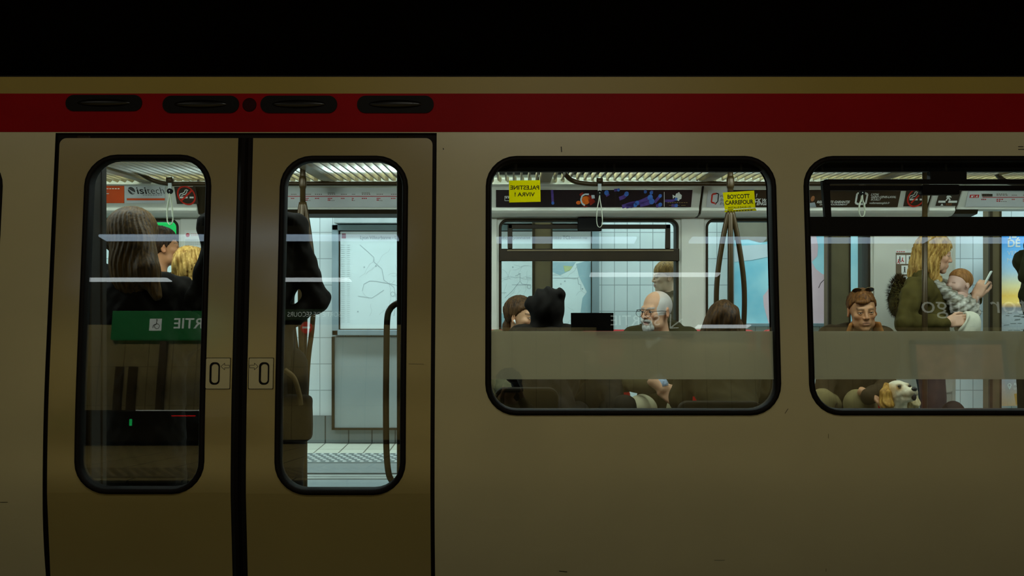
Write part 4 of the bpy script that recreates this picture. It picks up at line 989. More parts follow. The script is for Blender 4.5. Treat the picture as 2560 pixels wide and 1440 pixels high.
def smin(a, b, k):
    h = np.clip(.5+.5*(b-a)/k, 0, 1); return b+(a-b)*h-k*h*(1-h)
def smax(a, b, k): return -smin(-a, -b, k)
def ell(P, c, r):
    q = P-np.array(c, np.float32); r = np.array(r, np.float32)
    k0 = np.linalg.norm(q/r, axis=1); k1 = np.linalg.norm(q/(r*r), axis=1)+1e-9
    return k0*(k0-1)/k1
def cap(P, a, b, ra, rb=None):
    rb = ra if rb is None else rb
    a = np.array(a, np.float32); b = np.array(b, np.float32); ba = b-a; pa = P-a
    t = np.clip(pa@ba/max(1e-9, float(ba@ba)), 0, 1)
    return np.linalg.norm(pa-t[:, None]*ba, axis=1)-(ra+(rb-ra)*t)
def rbox(P, c, hb, r):
    q = np.abs(P-np.array(c, np.float32))-np.array(hb, np.float32)+r
    return np.linalg.norm(np.maximum(q, 0), axis=1)+np.minimum(q.max(1), 0)-r
def noise3(P, f, s=0.0):
    x, y, z = P[:, 0]*f+s, P[:, 1]*f+s*1.7, P[:, 2]*f-s
    return (np.sin(x+1.3*np.sin(y*.9+z*.7))+np.sin(y*1.2+1.1*np.sin(z*1.1+x*.6))+np.sin(z*.9+1.2*np.sin(x*1.3+y*.5)))/3

def RZ(a): c, s = math.cos(a), math.sin(a); return np.array([[c, -s, 0], [s, c, 0], [0, 0, 1]], np.float32)
def RXm(a): c, s = math.cos(a), math.sin(a); return np.array([[1, 0, 0], [0, c, -s], [0, s, c]], np.float32)
def RYm(a): c, s = math.cos(a), math.sin(a); return np.array([[c, 0, s], [0, 1, 0], [-s, 0, c]], np.float32)

# a head faces -Y in its own frame, 0.235 tall from chin (z=-.115) to crown (z=.12)
def head_d(P, wide=1.0, jaw=1.0, nose=1.0, coarse=False, lidopen=.0052):
    d = ell(P, (0, .015, .032), (.074*wide, .094, .087))
    d = smin(d, ell(P, (0, -.028, -.035), (.057*wide, .061, .070)), .035)
    d = smin(d, cap(P, (-.034*jaw, -.034, -.078), (.034*jaw, -.034, -.078), .027), .03)
    d = smin(d, ell(P, (0, -.071, -.098), (.021*jaw, .020, .018)), .022)
    if not coarse:
        d = smin(d, cap(P, (-.036, -.077, .021), (.036, -.077, .021), .0105), .02)
        for s in (-1, 1):
            d = smin(d, ell(P, (s*.042, -.060, -.022), (.020, .020, .017)), .02)
            d = smax(d, -ell(P, (s*.031, -.102, .001), (.019, .022, .012)), .012)
            c = np.array((s*.031, -.0765, .001), np.float32)
            lid = smax(np.linalg.norm(P-c, axis=1)-.0142, -ell(P, c+np.array((0, -.012, -.0008), np.float32), (.0125, .012, lidopen)), .0016)
            d = smin(d, lid, .006)
        d = smin(d, cap(P, (0, -.088, .012), (0, -.106*nose, -.027), .0060, .0098), .012)
        for s in (-1, 1): d = smin(d, ell(P, (s*.0115, -.094, -.031), (.0085, .010, .0075)), .007)
        d = smin(d, ell(P, (0, -.077, -.062), (.028, .017, .021)), .016)
        d = smin(d, cap(P, (-.016, -.0895, -.0575), (.016, -.0895, -.0575), .0050), .007)
        d = smin(d, cap(P, (-.013, -.0890, -.0688), (.013, -.0890, -.0688), .0060), .007)
        d = smax(d, -cap(P, (-.022, -.0985, -.0628), (.022, -.0985, -.0628), .0034), .003)
    for s in (-1, 1):
        e = ell((P-np.array((s*.077*wide, .010, -.010), np.float32))@RZ(s*.45)@RXm(-.2), (0, 0, 0), (.008, .019, .031))
        e = smax(e, -ell(P, (s*.088*wide, .004, -.008), (.009, .010, .018)), .008)
        d = smin(d, e, .008)
    d = smin(d, cap(P, (0, .012, -.06), (0, .030, -.155), .050*wide, .052*wide), .025)
    d = smin(d, cap(P, (-.06, .035, -.20), (.06, .035, -.20), .05), .05)
    return d
def head_paint(P, tone, lip=(.62, .27, .22), brow=(.16, .09, .05), hair=None, hairfn=None, stubble=0.0, blush=.5, browthick=1.0, nobrow=False):
    n = len(P); C = np.tile(np.array(tone, np.float32), (n, 1)); x, y, z = P.T; ax = np.abs(x)
    def mixc(m, c): 
        nonlocal C
        m = np.clip(m, 0, 1)[:, None]; C = C*(1-m)+np.array(c, np.float32)*m
    red = np.array(tone)*np.array((1.02, .74, .66))
    mixc(blush*np.exp(-(((ax-.042)/.02)**2+((z+.03)/.018)**2))*(y < -.04), red)
    mixc(.6*blush*np.exp(-((x/.014)**2+((z+.028)/.014)**2))*(y < -.09), red)
    mixc(.5*(ax > .074), red)
    if stubble: mixc(stubble*((z < -.045) & (y < .0))*np.clip((-.045-z)/.02, 0, 1), np.array(tone)*np.array((.62, .58, .55)))
    mixc(((z < -.050) & (z > -.0765) & (y < -.080))*np.clip(1.25-((x/.023)**2+((z+.0628)/.012)**2), 0, 1)*1.6, lip)
    mixc(((np.abs(z+.0628) < .0022) & (ax < .021) & (y < -.078))*1.0, np.array(lip)*.35)
    if not nobrow:
        bz = .0205+.004*np.sin((ax-.012)/.04*2.2)
        mixc(((np.abs(z-bz) < .0042*browthick) & (ax > .011) & (ax < .050) & (y < -.05))*.85, brow)
    mixc(np.exp(-(((ax-.031)/.015)**2+((z-.002)/.008)**2))*(y < -.06)*.45, np.array(tone)*np.array((.6, .48, .42)))
    le = ((ax-.031)/.0135)**2+((z-.0005)/.0062)**2
    mixc(((le > .62) & (le < 1.5) & (z > -.0012) & (y < -.066))*.75, np.array(brow)*.35)
    mixc(((np.abs(ax-.009) < .004) & (np.abs(z+.036) < .003) & (y < -.088))*.8, np.array(tone)*.25)
    if hairfn is not None: mixc(hairfn(P), hair)
    return np.concatenate([C, np.ones((n, 1), np.float32)], 1)
def strands(P, amp, f=46, seed=0.0):
    a = np.arctan2(P[:, 0], P[:, 1]+.02)
    return amp*(np.sin(a*f+3*np.sin(P[:, 2]*22+seed)+seed)+.6*np.sin(a*f*2.3+2*np.sin(P[:, 2]*37+seed)))

def to_M(V, Fc): m = M(); m.v = [tuple(map(float, p)) for p in V]; m.f = [tuple(map(int, q)) for q in Fc]; return m
def joinM(parts):
    m = M(); cols = []
    for a, c in parts: m.add(a.v, a.f); cols.append(c)
    m.c = np.concatenate(cols) if cols[0] is not None else None
    return m

def hand_d(P, curl=(.5, .5, .5, .5), thumb=.5, spread=.0):
    """fingers along +Z, palm faces -Y, thumb on +X"""
    d = rbox(P, (0, 0, .0), (.038, .013, .044), .012)
    d = smin(d, cap(P, (0, 0, -.04), (0, .002, -.10), .025, .027), .02)
    d = smin(d, ell(P, (.024, -.010, -.018), (.018, .014, .026)), .012)
    for i, (x, L) in enumerate(((-.029, .060), (-.010, .074), (.010, .079), (.029, .070))):
        p = np.array((x, 0, .040)); a = 0.0
        for j, fr in enumerate((.45, .31, .26)):
            a += curl[i]*(1.0, 1.15, .8)[j]
            q = p+L*fr*np.array((spread*(i-1.5), -math.sin(a), math.cos(a)))
            d = smin(d, cap(P, p, q, .0092-.0008*j, .0086-.0010*j), .004); p = q
    p = np.array((.032, -.006, -.018)); a = .75-thumb*.5
    for j, L in enumerate((.036, .030, .024)):
        q = p+L*np.array((math.sin(a)*(1-.4*thumb), -.35-.5*thumb*(j > 0), math.cos(a)))
        d = smin(d, cap(P, p, q, .0115-.001*j, .0105-.001*j), .005); p = q; a -= .25+thumb*.35
    return d
def hand_mesh(org, fdir, pdir, right=True, scale=1.0, tone=(.5, .3, .2), h=.0042, **k):
    """org: wrist; fdir: where the fingers point; pdir: where the palm faces"""
    V, Fc = nets(lambda P: hand_d(P, **k), (-.07, -.09, -.12), (.09, .035, .135), h)
    V = V.copy(); V[:, 2] += .07
    if not right: V[:, 0] *= -1; Fc = Fc[:, ::-1]
    f = Vector(fdir).normalized(); p = Vector(pdir); p = (p-f*p.dot(f)).normalized(); x = (-p).cross(f)
    # local x, y(-palm), z(fingers)
    R = np.array([x[:], (-p)[:], f[:]], np.float32)
    W = (V*scale)@R+np.array(org, np.float32)
    C = np.tile(np.array(tone+(1,), np.float32), (len(W), 1))
    return to_M(W, Fc), C

SKIN = mat_attr('skin', rough=.5, spec=.35)
EYE = mat_attr('eye_surface', rough=.15)
def hairmat(name, a, b, sc=70, stretch=(1, 1, .18), rough=.55):
    return mat(name, a, rough=rough, ramp=(a, b), scale=sc, stretch=stretch, spec=.2)
def cloth(name, col, var=.16, sc=22, rough=.85): return mat(name, col, rough=rough, var=var, scale=sc, spec=.2)

def limb(P, pts, rs, k=.03):
    d = None
    for a, b, ra, rb in zip(pts, pts[1:], rs, rs[1:]):
        e = cap(P, a, b, ra, rb); d = e if d is None else smin(d, e, k)
    return d

def person(label, hc, yaw=0.0, pitch=0.0, roll=0.0, hs=1.0, tone=(.55, .33, .22), hair=None, hairmat_=None, byaw=None, pelvis=None,
           neck=None, arms=(), legs=(), jacket=None, trousers=None, hands=(), chest=(.165, .115, .20), head_kw={}, paint_kw={}, sh=.165, shdrop=.03,
           fold=.006, collar=.0, hood=False, eyes=True, res=.0031, jres=.011, feet=True, group=None, eyecol=(.12, .07, .03), lid=.55, extra_jacket=None, shoe=None, belly=.12, low=0.0):
    """yaw turns the face from the viewer towards +X; angles in degrees"""
    yaw, pitch, roll = (math.radians(v) for v in (yaw, pitch, roll)); byaw = yaw if byaw is None else math.radians(byaw)
    hc = np.array(hc, np.float32); R = RZ(yaw)@RXm(pitch)@RYm(roll)
    Rb = RZ(byaw)
    if neck is None: neck = hc+R@np.array((0, .035, -.20), np.float32)*hs
    neck = np.array(neck, np.float32); pel = np.array(pelvis, np.float32)
    root = thing('person', label, 'person', (float(pel[0]), float(pel[1]), 0.0 if not legs else float(min(l[-1][2] for l in legs))-.05), group)
    W = lambda V: V*hs@R.T+hc
    parts = []
    V, Fc = nets(lambda P: head_d(P, **head_kw), (-.115, -.14, -.26), (.115, .125, .14), res)
    parts.append((to_M(W(V), Fc), head_paint(V, tone, **paint_kw)))
    shp = [neck+Rb@np.array((s*sh, .0, -shdrop), np.float32) for s in (-1, 1)]
    ch = (neck*.62+pel*.38)+Rb@np.array((0, -.01, 0), np.float32)
    def torso(P, inf):
        d = cap(P, shp[0], shp[1], .062+inf)
        Q = (P-ch)@Rb
        d = smin(d, ell(Q, (0, 0, 0), (chest[0]+inf, chest[1]+inf, chest[2]+inf)), .09)
        Q = (P-pel)@Rb
        d = smin(d, ell(Q, (0, 0, .0), (.155+inf, belly+inf, .14+inf)), .10)
        d = smin(d, cap(P, ch, pel, belly-.005+inf), .06)
        return d
    lo = np.min([shp[0], shp[1], pel, neck, ch]+[p for a in arms for p in a], axis=0)-.22
    hi = np.max([shp[0], shp[1], pel, neck, ch]+[p for a in arms for p in a], axis=0)+.22
    def bodyf(P):
        d = torso(P, -.02)
        d = smin(d, cap(P, neck, neck+(hc-neck)*.35, .052), .04)
        for a in arms: d = smin(d, limb(P, a, (.042, .034, .026)), .03)
        for l in legs: d = smin(d, limb(P, l, (.070, .052, .036)), .03)
        return d
    lo2 = np.min([lo+.1]+[np.array(p)-.12 for l in legs for p in l], axis=0); hi2 = np.max([hi-.1]+[np.array(p)+.12 for l in legs for p in l], axis=0)
    V, Fc = nets(bodyf, lo2, hi2, .02)
    parts.append((to_M(V, Fc), np.tile(np.array(tuple(tone)+(1,), np.float32), (len(V), 1))))
    for hd in hands: parts.append(hand_mesh(tone=tuple(tone), **hd))
    body = obj('body', joinM(parts), SKIN, root, smooth=True)
    if eyes:
        for s in (-1, 1):
            m = M().ell((0, 0, 0), (.0118, .0118, .0118), 16)
            E = np.array(m.v, np.float32)
            fr = -E[:, 1]/.0118; C = np.tile(np.array((.62, .60, .55, 1), np.float32), (len(E), 1))
            E2 = E@RXm(math.radians(0)).T
            m = to_M(W(E2+np.array((s*.031, -.0765, .001), np.float32)), m.f); 
            rr = np.hypot(E[:, 0], E[:, 2])
            C[(rr < .0062) & (fr > 0)] = tuple(eyecol)+(1,); C[(rr < .0028) & (fr > 0)] = (.01, .01, .01, 1)
            obj('eye', m, EYE, root, smooth=True, colors=C)
    if hair is not None:
        fn, lo_, hi_ = hair
        V, Fc = nets(fn, lo_, hi_, .005)
        obj('hair', to_M(W(V), Fc), hairmat_, root, smooth=True)
    if jacket is not None:
        def jf(P):
            d = torso(P, .012)
            for a in arms: d = smin(d, limb(P, a, (.066, .056, .046)), .04)
            if collar:
                c = neck+(hc-neck)*.12
                Q = (P-c)@Rb; rr = np.hypot(Q[:, 0]*.92, Q[:, 1])
                t = np.hypot(rr-.072, np.maximum(np.abs(Q[:, 2]-collar*.3)-collar*.5, 0))-.016
                d = smin(d, t, .02)
            if hood:
                c = neck+Rb@np.array((0, .085, .02), np.float32); d = smin(d, ell((P-c)@Rb, (0, 0, 0), (.13, .07, .075)), .05)
            if extra_jacket: d = extra_jacket(P, d)
            d = d+fold*noise3(P, 38, 1.0)+fold*.6*noise3(P, 75, 2.0)
            d = smax(d, -(np.linalg.norm((P-(neck+(hc-neck)*.42)), axis=1)-.066), .012)
            return d
        V, Fc = nets(jf, lo-np.array((0, 0, low), np.float32), hi, jres)
        obj('jacket', to_M(V, Fc), jacket, root, smooth=True)
    if trousers is not None and legs:
        def tf(P):
            Q = (P-pel)@Rb
            d = ell(Q, (0, 0, -.02), (.165, .125, .13))
            for l in legs: d = smin(d, limb(P, l, (.090, .068, .055)), .04)
            return d+.005*noise3(P, 34, 3.0)
        q = [np.array(p) for l in legs for p in l]+[pel]
        V, Fc = nets(tf, np.min(q, axis=0)-.2, np.max(q, axis=0)+.2, .016)
        obj('trousers', to_M(V, Fc), trousers, root, smooth=True)
        if feet:
            for l in legs:
                a = np.array(l[-1], np.float32); f = Rb@np.array((0, -1, 0), np.float32)
                V, Fc = nets(lambda P: smin(cap(P, a+np.array((0, 0, -.01)), a+f*.13+np.array((0, 0, -.03)), .045, .036), cap(P, a-f*.04+np.array((0, 0, -.02)), a, .04), .03), a-.22, a+.22, .014)
                V[:, 2] = np.maximum(V[:, 2], 0.003)
                obj('shoe', to_M(V, Fc), shoe or BLACK, root, smooth=True)
    root['_w'] = 0; del root['_w']
    return root, W, R, hc

def seated_legs(pel, yaw, knee=.42, width=.10, floor=0.0, out=.06, kz=None):
    pel = np.array(pel, np.float32); Rb = RZ(math.radians(yaw)); L = []
    for s in (-1, 1):
        hp = pel+Rb@np.array((s*width, -.02, -.02), np.float32); kn = pel+Rb@np.array((s*(width+out), -knee, .03 if kz is None else kz), np.float32)
        an = np.array((kn[0], kn[1], floor+.08), np.float32)+Rb@np.array((0, .02, 0), np.float32)
        L.append([hp, kn, an])
    return L
def standing_legs(pel, yaw, width=.09, floor=0.0):
    pel = np.array(pel, np.float32); Rb = RZ(math.radians(yaw)); L = []
    for s in (-1, 1):
        hp = pel+Rb@np.array((s*width, 0, -.03), np.float32); an = np.array((hp[0], hp[1], floor+.09), np.float32)
        kn = (hp+an)/2+Rb@np.array((0, -.03, .01), np.float32); L.append([hp, kn, an])
    return L
# ------------------------------------------------------------------ the passengers
def A(px, py, Y): return np.array(P(px, py, Y)[:], np.float32)
DKBROWN = hairmat('hair_dark_brown', (26, 16, 8), (62, 40, 20))
BROWNH = hairmat('hair_brown', (44, 28, 12), (96, 66, 34))
BLONDH = hairmat('hair_blond', (120, 80, 24), (214, 176, 96), sc=55)
FAIRH = hairmat('hair_fair_brown', (110, 74, 32), (178, 136, 76))
GINGERH = hairmat('hair_light_brown', (68, 39, 13), (122, 78, 33))
WHITEH = hairmat('hair_white', (150, 148, 138), (204, 202, 192), sc=90)
def hair_short(front=.058, side=-.010, back=-.075, th=.010, seed=0.0, amp=.0022, wide=1.0):
    def fn(P):
        d = ell(P, (0, .017, .034), (.074*wide+th*.7, .094+th, .087+th))
        y = P[:, 1]; zc = np.interp(y, (-.10, -.055, -.02, .005, .05, .11), (front+.006, front, side+.028, side, side-.03, back))
        zc = zc+.006*np.sin(P[:, 0]*60+seed)*(y < -.04)
        d = smax(d, zc-P[:, 2], .012)
        return d+strands(P, amp, 40, seed)
    return fn, (-.12, -.13, -.12), (.12, .14, .16)
def hair_long(length=.22, width=.085, th=.014, part=.0, seed=0.0, back=.06, amp=.003, side_front=-.03, fringe=.062):
    def fn(P):
        d = ell(P, (0, .018, .036), (.076+th, .096+th, .087+th*.9))
        d = smin(d, ell(P, (0, back*.75, -length*.42), (width, .062, length*.62)), .05)
        for s in (-1, 1): d = smin(d, limb(P, [(s*.070, .0, .02), (s*(width*.95), .015+side_front*.2, -.08), (s*width*.93, .02, -length)], (.024, .028, .022)), .03)
        face = ell(P, (0, -.105, -.045), (.064, .085, .105))
        d = smax(d, -face, .014)
        d = smax(d, -cap(P, (0, -.05, -.09), (0, .0, -.24), .052), .02)
        wv = strands(P, amp, 34, seed)
        return d+wv+.004*np.sin(P[:, 2]*48+3*P[:, 0]*20+seed)
    return fn, (-.17, -.16, -length-.12), (.17, .17, .17)

# girl with an ear bud, behind the black hood
hc = A(1303, 792, 1.85)
fnb = hair_short(.058, -.006, -.09, .010, 1.0)
def h_girl(P):
    d = fnb[0](P)
    d = smin(d, ell(P, (0, .085, -.075), (.045, .04, .055)), .03)
    return d+strands(P, .0015, 60)
r, W, R, _ = person('seated young woman with tied back dark hair and a white ear bud, facing right', hc, yaw=58, pitch=4, hs=1.0, tone=(.56, .31, .16), hair=(h_girl, (-.12, -.13, -.15), (.12, .14, .16)), hairmat_=BROWNH,
    byaw=40, pelvis=(hc[0]-.02, 1.95, .60), arms=[(A(1240, 850, 1.85), A(1235, 940, 1.8), A(1270, 980, 1.7)), (A(1345, 850, 1.9), A(1365, 940, 1.8), A(1330, 985, 1.65))], legs=seated_legs((hc[0]-.02, 1.95, .60), 5, out=.0),
    jacket=cloth('olive_grey_cloth', (96, 92, 66)), trousers=cloth('dark_jeans', (40, 42, 48)), paint_kw=dict(brow=(.14, .07, .03), lip=(.55, .2, .16), blush=.6), head_kw=dict(wide=.95, jaw=.85), collar=.05)
e = W(np.array([(-.086, -.004, -.016), (-.083, -.014, -.040)], np.float32))
obj('ear_bud', M().tube([tuple(e[0]), tuple(e[1])], [.0062, .0036], 10), mat('white_plastic', (236, 236, 230), rough=.3), None, smooth=True, label='small white ear bud in the ear of the seated young woman', cat='ear bud')

# person in a black hood, seen from behind
hc = A(1368, 782, 1.30)
HOODC = cloth('black_hood_cloth', (15, 9, 3), var=.25, sc=30)
r, W, R, _ = person('seated person in a black gathered hood seen from behind, beside the black board', hc, yaw=176, hs=1.0, neck=(hc[0], 1.27, hc[2]-.125), shdrop=.015, tone=(.4, .25, .17), pelvis=(hc[0]+.01, .98, .59), arms=[(A(1418, 850, 1.25), A(1450, 930, 1.3), A(1420, 985, 1.5)), (A(1302, 846, 1.25), A(1288, 930, 1.3), A(1310, 985, 1.5))],
    legs=seated_legs((hc[0]+.01, .98, .59), 180), jacket=cloth('black_coat_cloth', (24, 16, 5), var=.2, sc=18), trousers=cloth('black_trousers', (22, 18, 12)), eyes=False, fold=.008, sh=.135)
def hoodf(P):
    d = ell(P, (0, .018, .028), (.098, .116, .112))
    d = smin(d, ell(P, (.075, .03, .045), (.050, .05, .040)), .025)
    d = smin(d, ell(P, (-.05, .03, .105), (.05, .06, .028)), .03)
    d = smin(d, cap(P, (-.05, .04, -.13), (.05, .04, -.13), .075), .05)
    g = np.sin(P[:, 0]*95+4*np.sin(P[:, 2]*18))*np.clip((P[:, 2]-.02)/.08, 0, 1)
    d = d-.007*g-.005*noise3(P, 42, 4.0)
    return smax(d, -ell(P, (0, -.12, -.02), (.065, .075, .10)), .02)
V, Fc = nets(hoodf, (-.17, -.15, -.25), (.17, .17, .19), .006)
obj('hood', to_M(W(V), Fc), HOODC, r, smooth=True)

# person leaning forward behind the frosted strip
hc = A(1466, 887, 1.72)
pel = (hc[0], 2.03, .60)
r, W, R, _ = person('seated person in a black jacket leaning forward, face behind the frosted strip', hc, yaw=2, pitch=8, hs=.98, tone=(.58, .33, .18), hair=hair_short(.045, -.0, -.07, .012, 2.0), hairmat_=DKBROWN,
    neck=(hc[0], 1.80, float(hc[2])-.155), pelvis=pel, arms=[(A(1402, 945, 1.82), A(1396, 1045, 1.62), A(1440, 1075, 1.48)), (A(1528, 945, 1.82), A(1545, 1045, 1.62), A(1492, 1075, 1.48))], legs=seated_legs(pel, 0, out=.12),
    jacket=cloth('black_jacket_cloth', (20, 15, 9), var=.25), trousers=cloth('black_trousers', (22, 18, 12)), chest=(.15, .10, .17), sh=.16, paint_kw=dict(brow=(.05, .03, .02), stubble=.5), fold=.007, collar=.07)
V, Fc = nets(lambda P: cap(P, (-.018, -.103, -.048), (.018, -.103, -.048), .006)-.001, (-.05, -.13, -.08), (.05, -.07, -.02), .004)
obj('moustache', to_M(W(V), Fc), WHITEH, r, smooth=True)

# bald bearded man with glasses
hc = A(1641, 778, 1.80)
pel = (hc[0]+.07, 2.03, .60)
HAIRBACK = lambda P: np.clip(((P[:, 2] > -.02) & ((P[:, 1] > -.055+.5*np.maximum(0, P[:, 2]-.02)))).astype(np.float32)*.9-np.exp(-((P[:, 0]/.05)**2+((P[:, 1]+.02)/.06)**2))*(P[:, 2] > .08)*.6, 0, 1)*(np.abs(P[:, 0]) < .0785)
r, W, R, _ = person('seated elderly man with glasses, grey beard and cropped white hair, in an olive jacket', hc, yaw=-52, pitch=3, hs=1.02, neck=(hc[0]+.035, 1.89, hc[2]-.138), hood=True, tone=(.66, .37, .21), byaw=-18, pelvis=pel,
    arms=[(A(1590, 858, 1.95), A(1560, 955, 1.82), A(1635, 965, 1.52)), (A(1716, 868, 2.0), A(1735, 960, 1.85), A(1690, 985, 1.55))], legs=seated_legs(pel, -10, out=.03, kz=.02), hands=[dict(org=tuple(A(1642, 962, 1.47)), fdir=(.72, -.2, -.58), pdir=(.2, .95, -.1), right=True, curl=(.30, .27, .24, .22), thumb=.3, scale=1.12, spread=.10)],
    jacket=cloth('olive_jacket_cloth', (62, 54, 26), var=.15), trousers=cloth('pale_trousers', (196, 188, 150), var=.06), head_kw=dict(wide=1.05, jaw=1.15, nose=1.05), paint_kw=dict(hair=(.62, .60, .55), hairfn=HAIRBACK, brow=(.45, .42, .38), lip=(.5, .25, .2), blush=.8), collar=.05, eyecol=(.05, .06, .07))
def beardf(P):
    d = smin(ell(P, (0, -.078, -.098), (.040, .026, .026)), cap(P, (-.026, -.096, -.050), (.026, -.096, -.050), .0085), .012)
    for s in (-1, 1): d = smin(d, cap(P, (s*.030, -.088, -.055), (s*.034, -.072, -.095), .009), .012)
    d = smax(d, -ell(P, (0, -.108, -.066), (.017, .02, .007)), .006)
    return d+.0018*noise3(P, 260)
V, Fc = nets(beardf, (-.07, -.13, -.14), (.07, -.03, -.03), .0045); obj('beard', to_M(W(V), Fc), WHITEH, r, smooth=True)
m = M()
for s in (-1, 1):
    pts = [W(np.array([(s*.035+.026*math.cos(2*math.pi*k/24), -.107-.002*abs(math.cos(2*math.pi*k/24)), -.006+.021*math.sin(2*math.pi*k/24))], np.float32))[0] for k in range(25)]
    m.tube([tuple(p) for p in pts], .0014, 6)
    m.tube([tuple(q) for q in W(np.array([(s*.061, -.106, .004), (s*.080, -.04, .006), (s*.083, .012, .0)], np.float32))], .0018, 6)
m.tube([tuple(q) for q in W(np.array([(-.011, -.110, .0), (0, -.116, .002), (.011, -.110, .0)], np.float32))], .0014, 6)
m.tube([tuple(q) for q in W(np.array([(-.058, -.108, .013), (-.03, -.110, .0165), (.03, -.110, .0165), (.058, -.108, .013)], np.float32))], .0017, 6)
obj('glasses', m, mat('dark_wire', (34, 24, 14), rough=.35, metal=.4), None, smooth=True, label='thin dark rimmed glasses worn by the elderly bearded man', cat='glasses')
V, Fc = nets(lambda P: np.abs(smin(cap(P, (-.045, -.03, -.165), (0, -.075, -.205), .012), cap(P, (.045, -.03, -.165), (0, -.075, -.205), .012), .005))-.006, (-.09, -.12, -.25), (.09, .03, -.12), .006)
obj('shirt_collar', to_M(W(V), Fc), cloth('white_shirt', (206, 208, 204), var=.04), r, smooth=True)
m = M(); c = A(1652, 960, 1.50); m.tube([tuple(A(1644, 950, 1.53)), tuple(A(1656, 962, 1.48)), tuple(A(1662, 972, 1.46))], [.040, .037, .033], 14); obj('shirt_cuff', m, mat('check_cuff', (150, 170, 190), rough=.8, var=.5, scale=90), r, smooth=True)

# brown haired woman seen from behind
hc = A(1806, 812, 1.30)
r, W, R, _ = person('seated woman with long straight brown hair seen from behind', hc, yaw=178, hs=1.0, tone=(.5, .32, .22), hair=hair_long(.30, .112, .018, seed=5.0, amp=.0014), hairmat_=hairmat('hair_warm_brown', (34, 22, 8), (92, 62, 26), sc=80, stretch=(1, 1, .10)), pelvis=(hc[0], .98, .58), byaw=182,
    arms=[(A(1890, 905, 1.25), A(1915, 1000, 1.25), A(1880, 1040, 1.5)), (A(1724, 905, 1.25), A(1700, 1000, 1.25), A(1735, 1040, 1.5))], legs=seated_legs((hc[0], .98, .58), 180), jacket=cloth('dark_olive_coat', (50, 42, 12), var=.15), trousers=cloth('black_trousers', (22, 18, 12)), eyes=False, shdrop=.04)

# boy on the platform
hc = A(1663, 692, 3.30)
def h_boy(P):
    d = ell(P, (0, .018, .036), (.088, .108, .098)); y = P[:, 1]
    zc = np.interp(y, (-.10, -.06, -.03, .0, .03, .06, .11), (.036, .036, .030, .004, .0, -.03, -.055)); d = smax(d, zc-P[:, 2], .008)
    return d+strands(P, .002, 44, 3.0)
pel = (hc[0]+.12, 3.36, .72)
person('fair haired boy in a grey hooded jacket walking left on the far platform', hc, yaw=-80, pitch=4, hs=.95, tone=(.80, .55, .38), hair=(h_boy, (-.12, -.13, -.1), (.12, .14, .16)), hairmat_=hairmat('hair_sandy', (104, 74, 34), (160, 122, 66)), byaw=-85, pelvis=pel,
    arms=[(hc+np.array((.10, -.13, -.27), np.float32), hc+np.array((.14, -.16, -.50), np.float32), hc+np.array((.08, -.15, -.70), np.float32)), (hc+np.array((.12, .14, -.27), np.float32), hc+np.array((.16, .16, -.50), np.float32), hc+np.array((.12, .15, -.70), np.float32))], legs=standing_legs(pel, -85),
    jacket=cloth('taupe_hoodie', (98, 84, 62)), trousers=cloth('dark_jeans', (40, 42, 48)), sh=.12, chest=(.13, .095, .18), head_kw=dict(wide=.98, jaw=.85, nose=.97), paint_kw=dict(brow=(.35, .24, .14), lip=(.6, .32, .28), blush=.5), hood=True, collar=.05)

# young man with sunglasses on his head
hc = A(2155, 776, 1.85)
def h_young(P):
    d = hair_short(.060, .002, -.06, .012, 4.0, amp=.0026)[0](P)
    d = smin(d, smax(ell(P, (-.022, -.072, .066), (.036, .026, .018)), -(P[:, 2]-.045), .01), .012)
    return d+.0015*np.sin(P[:, 0]*160+P[:, 1]*60)
pel = (hc[0]-.03, 2.05, .60)
r, W, R, _ = person('seated young man with short brown hair and sunglasses on his head, looking down', hc, yaw=-4, pitch=9, roll=-3, hs=1.02, neck=(hc[0]+.005, 1.96, hc[2]-.150), shdrop=.02, tone=(.49, .24, .105), hair=(h_young, (-.12, -.14, -.12), (.12, .14, .16)), hairmat_=GINGERH, byaw=-4, pelvis=pel,
    arms=[(A(2078, 862, 1.98), A(2058, 985, 1.9), A(2085, 1045, 1.72)), (A(2222, 866, 1.98), A(2215, 970, 1.75), A(2170, 992, 1.52))], legs=seated_legs(pel, -24, out=.0, kz=.06), hands=[dict(org=tuple(A(2166, 985, 1.54)), fdir=(.75, -.4, -.35), pdir=(.1, -.2, -.9), right=False, curl=(.3, .3, .3, .3))],
    jacket=cloth('dark_brown_jacket', (52, 38, 16), var=.15), trousers=cloth('khaki_trousers', (120, 106, 66), var=.1), head_kw=dict(wide=1.02, jaw=1.1, lidopen=.0036), paint_kw=dict(brow=(.20, .10, .04), lip=(.47, .22, .12), stubble=.25, browthick=1.2, blush=.6))
def colf(P):
    d = None
    for s in (-1, 1):
        e = rbox((P-np.array((s*.085, -.035, -.118), np.float32))@RYm(-s*.30)@RZ(s*.5), (0, 0, 0), (.012, .036, .055), .01); d = e if d is None else np.minimum(d, e)
    return d+.002*noise3(P, 60)
V, Fc = nets(colf, (-.17, -.13, -.24), (.17, .06, -.03), .006); obj('collar', to_M(W(V), Fc), cloth('tan_corduroy', (150, 98, 48)), r, smooth=True, label='tan turned up collar')
sg = thing('sunglasses', 'dark round sunglasses pushed up on the hair of the seated young man', 'sunglasses', tuple(map(float, W(np.array([(0, -.06, .12)], np.float32))[0])))
m = M(); mf = M()
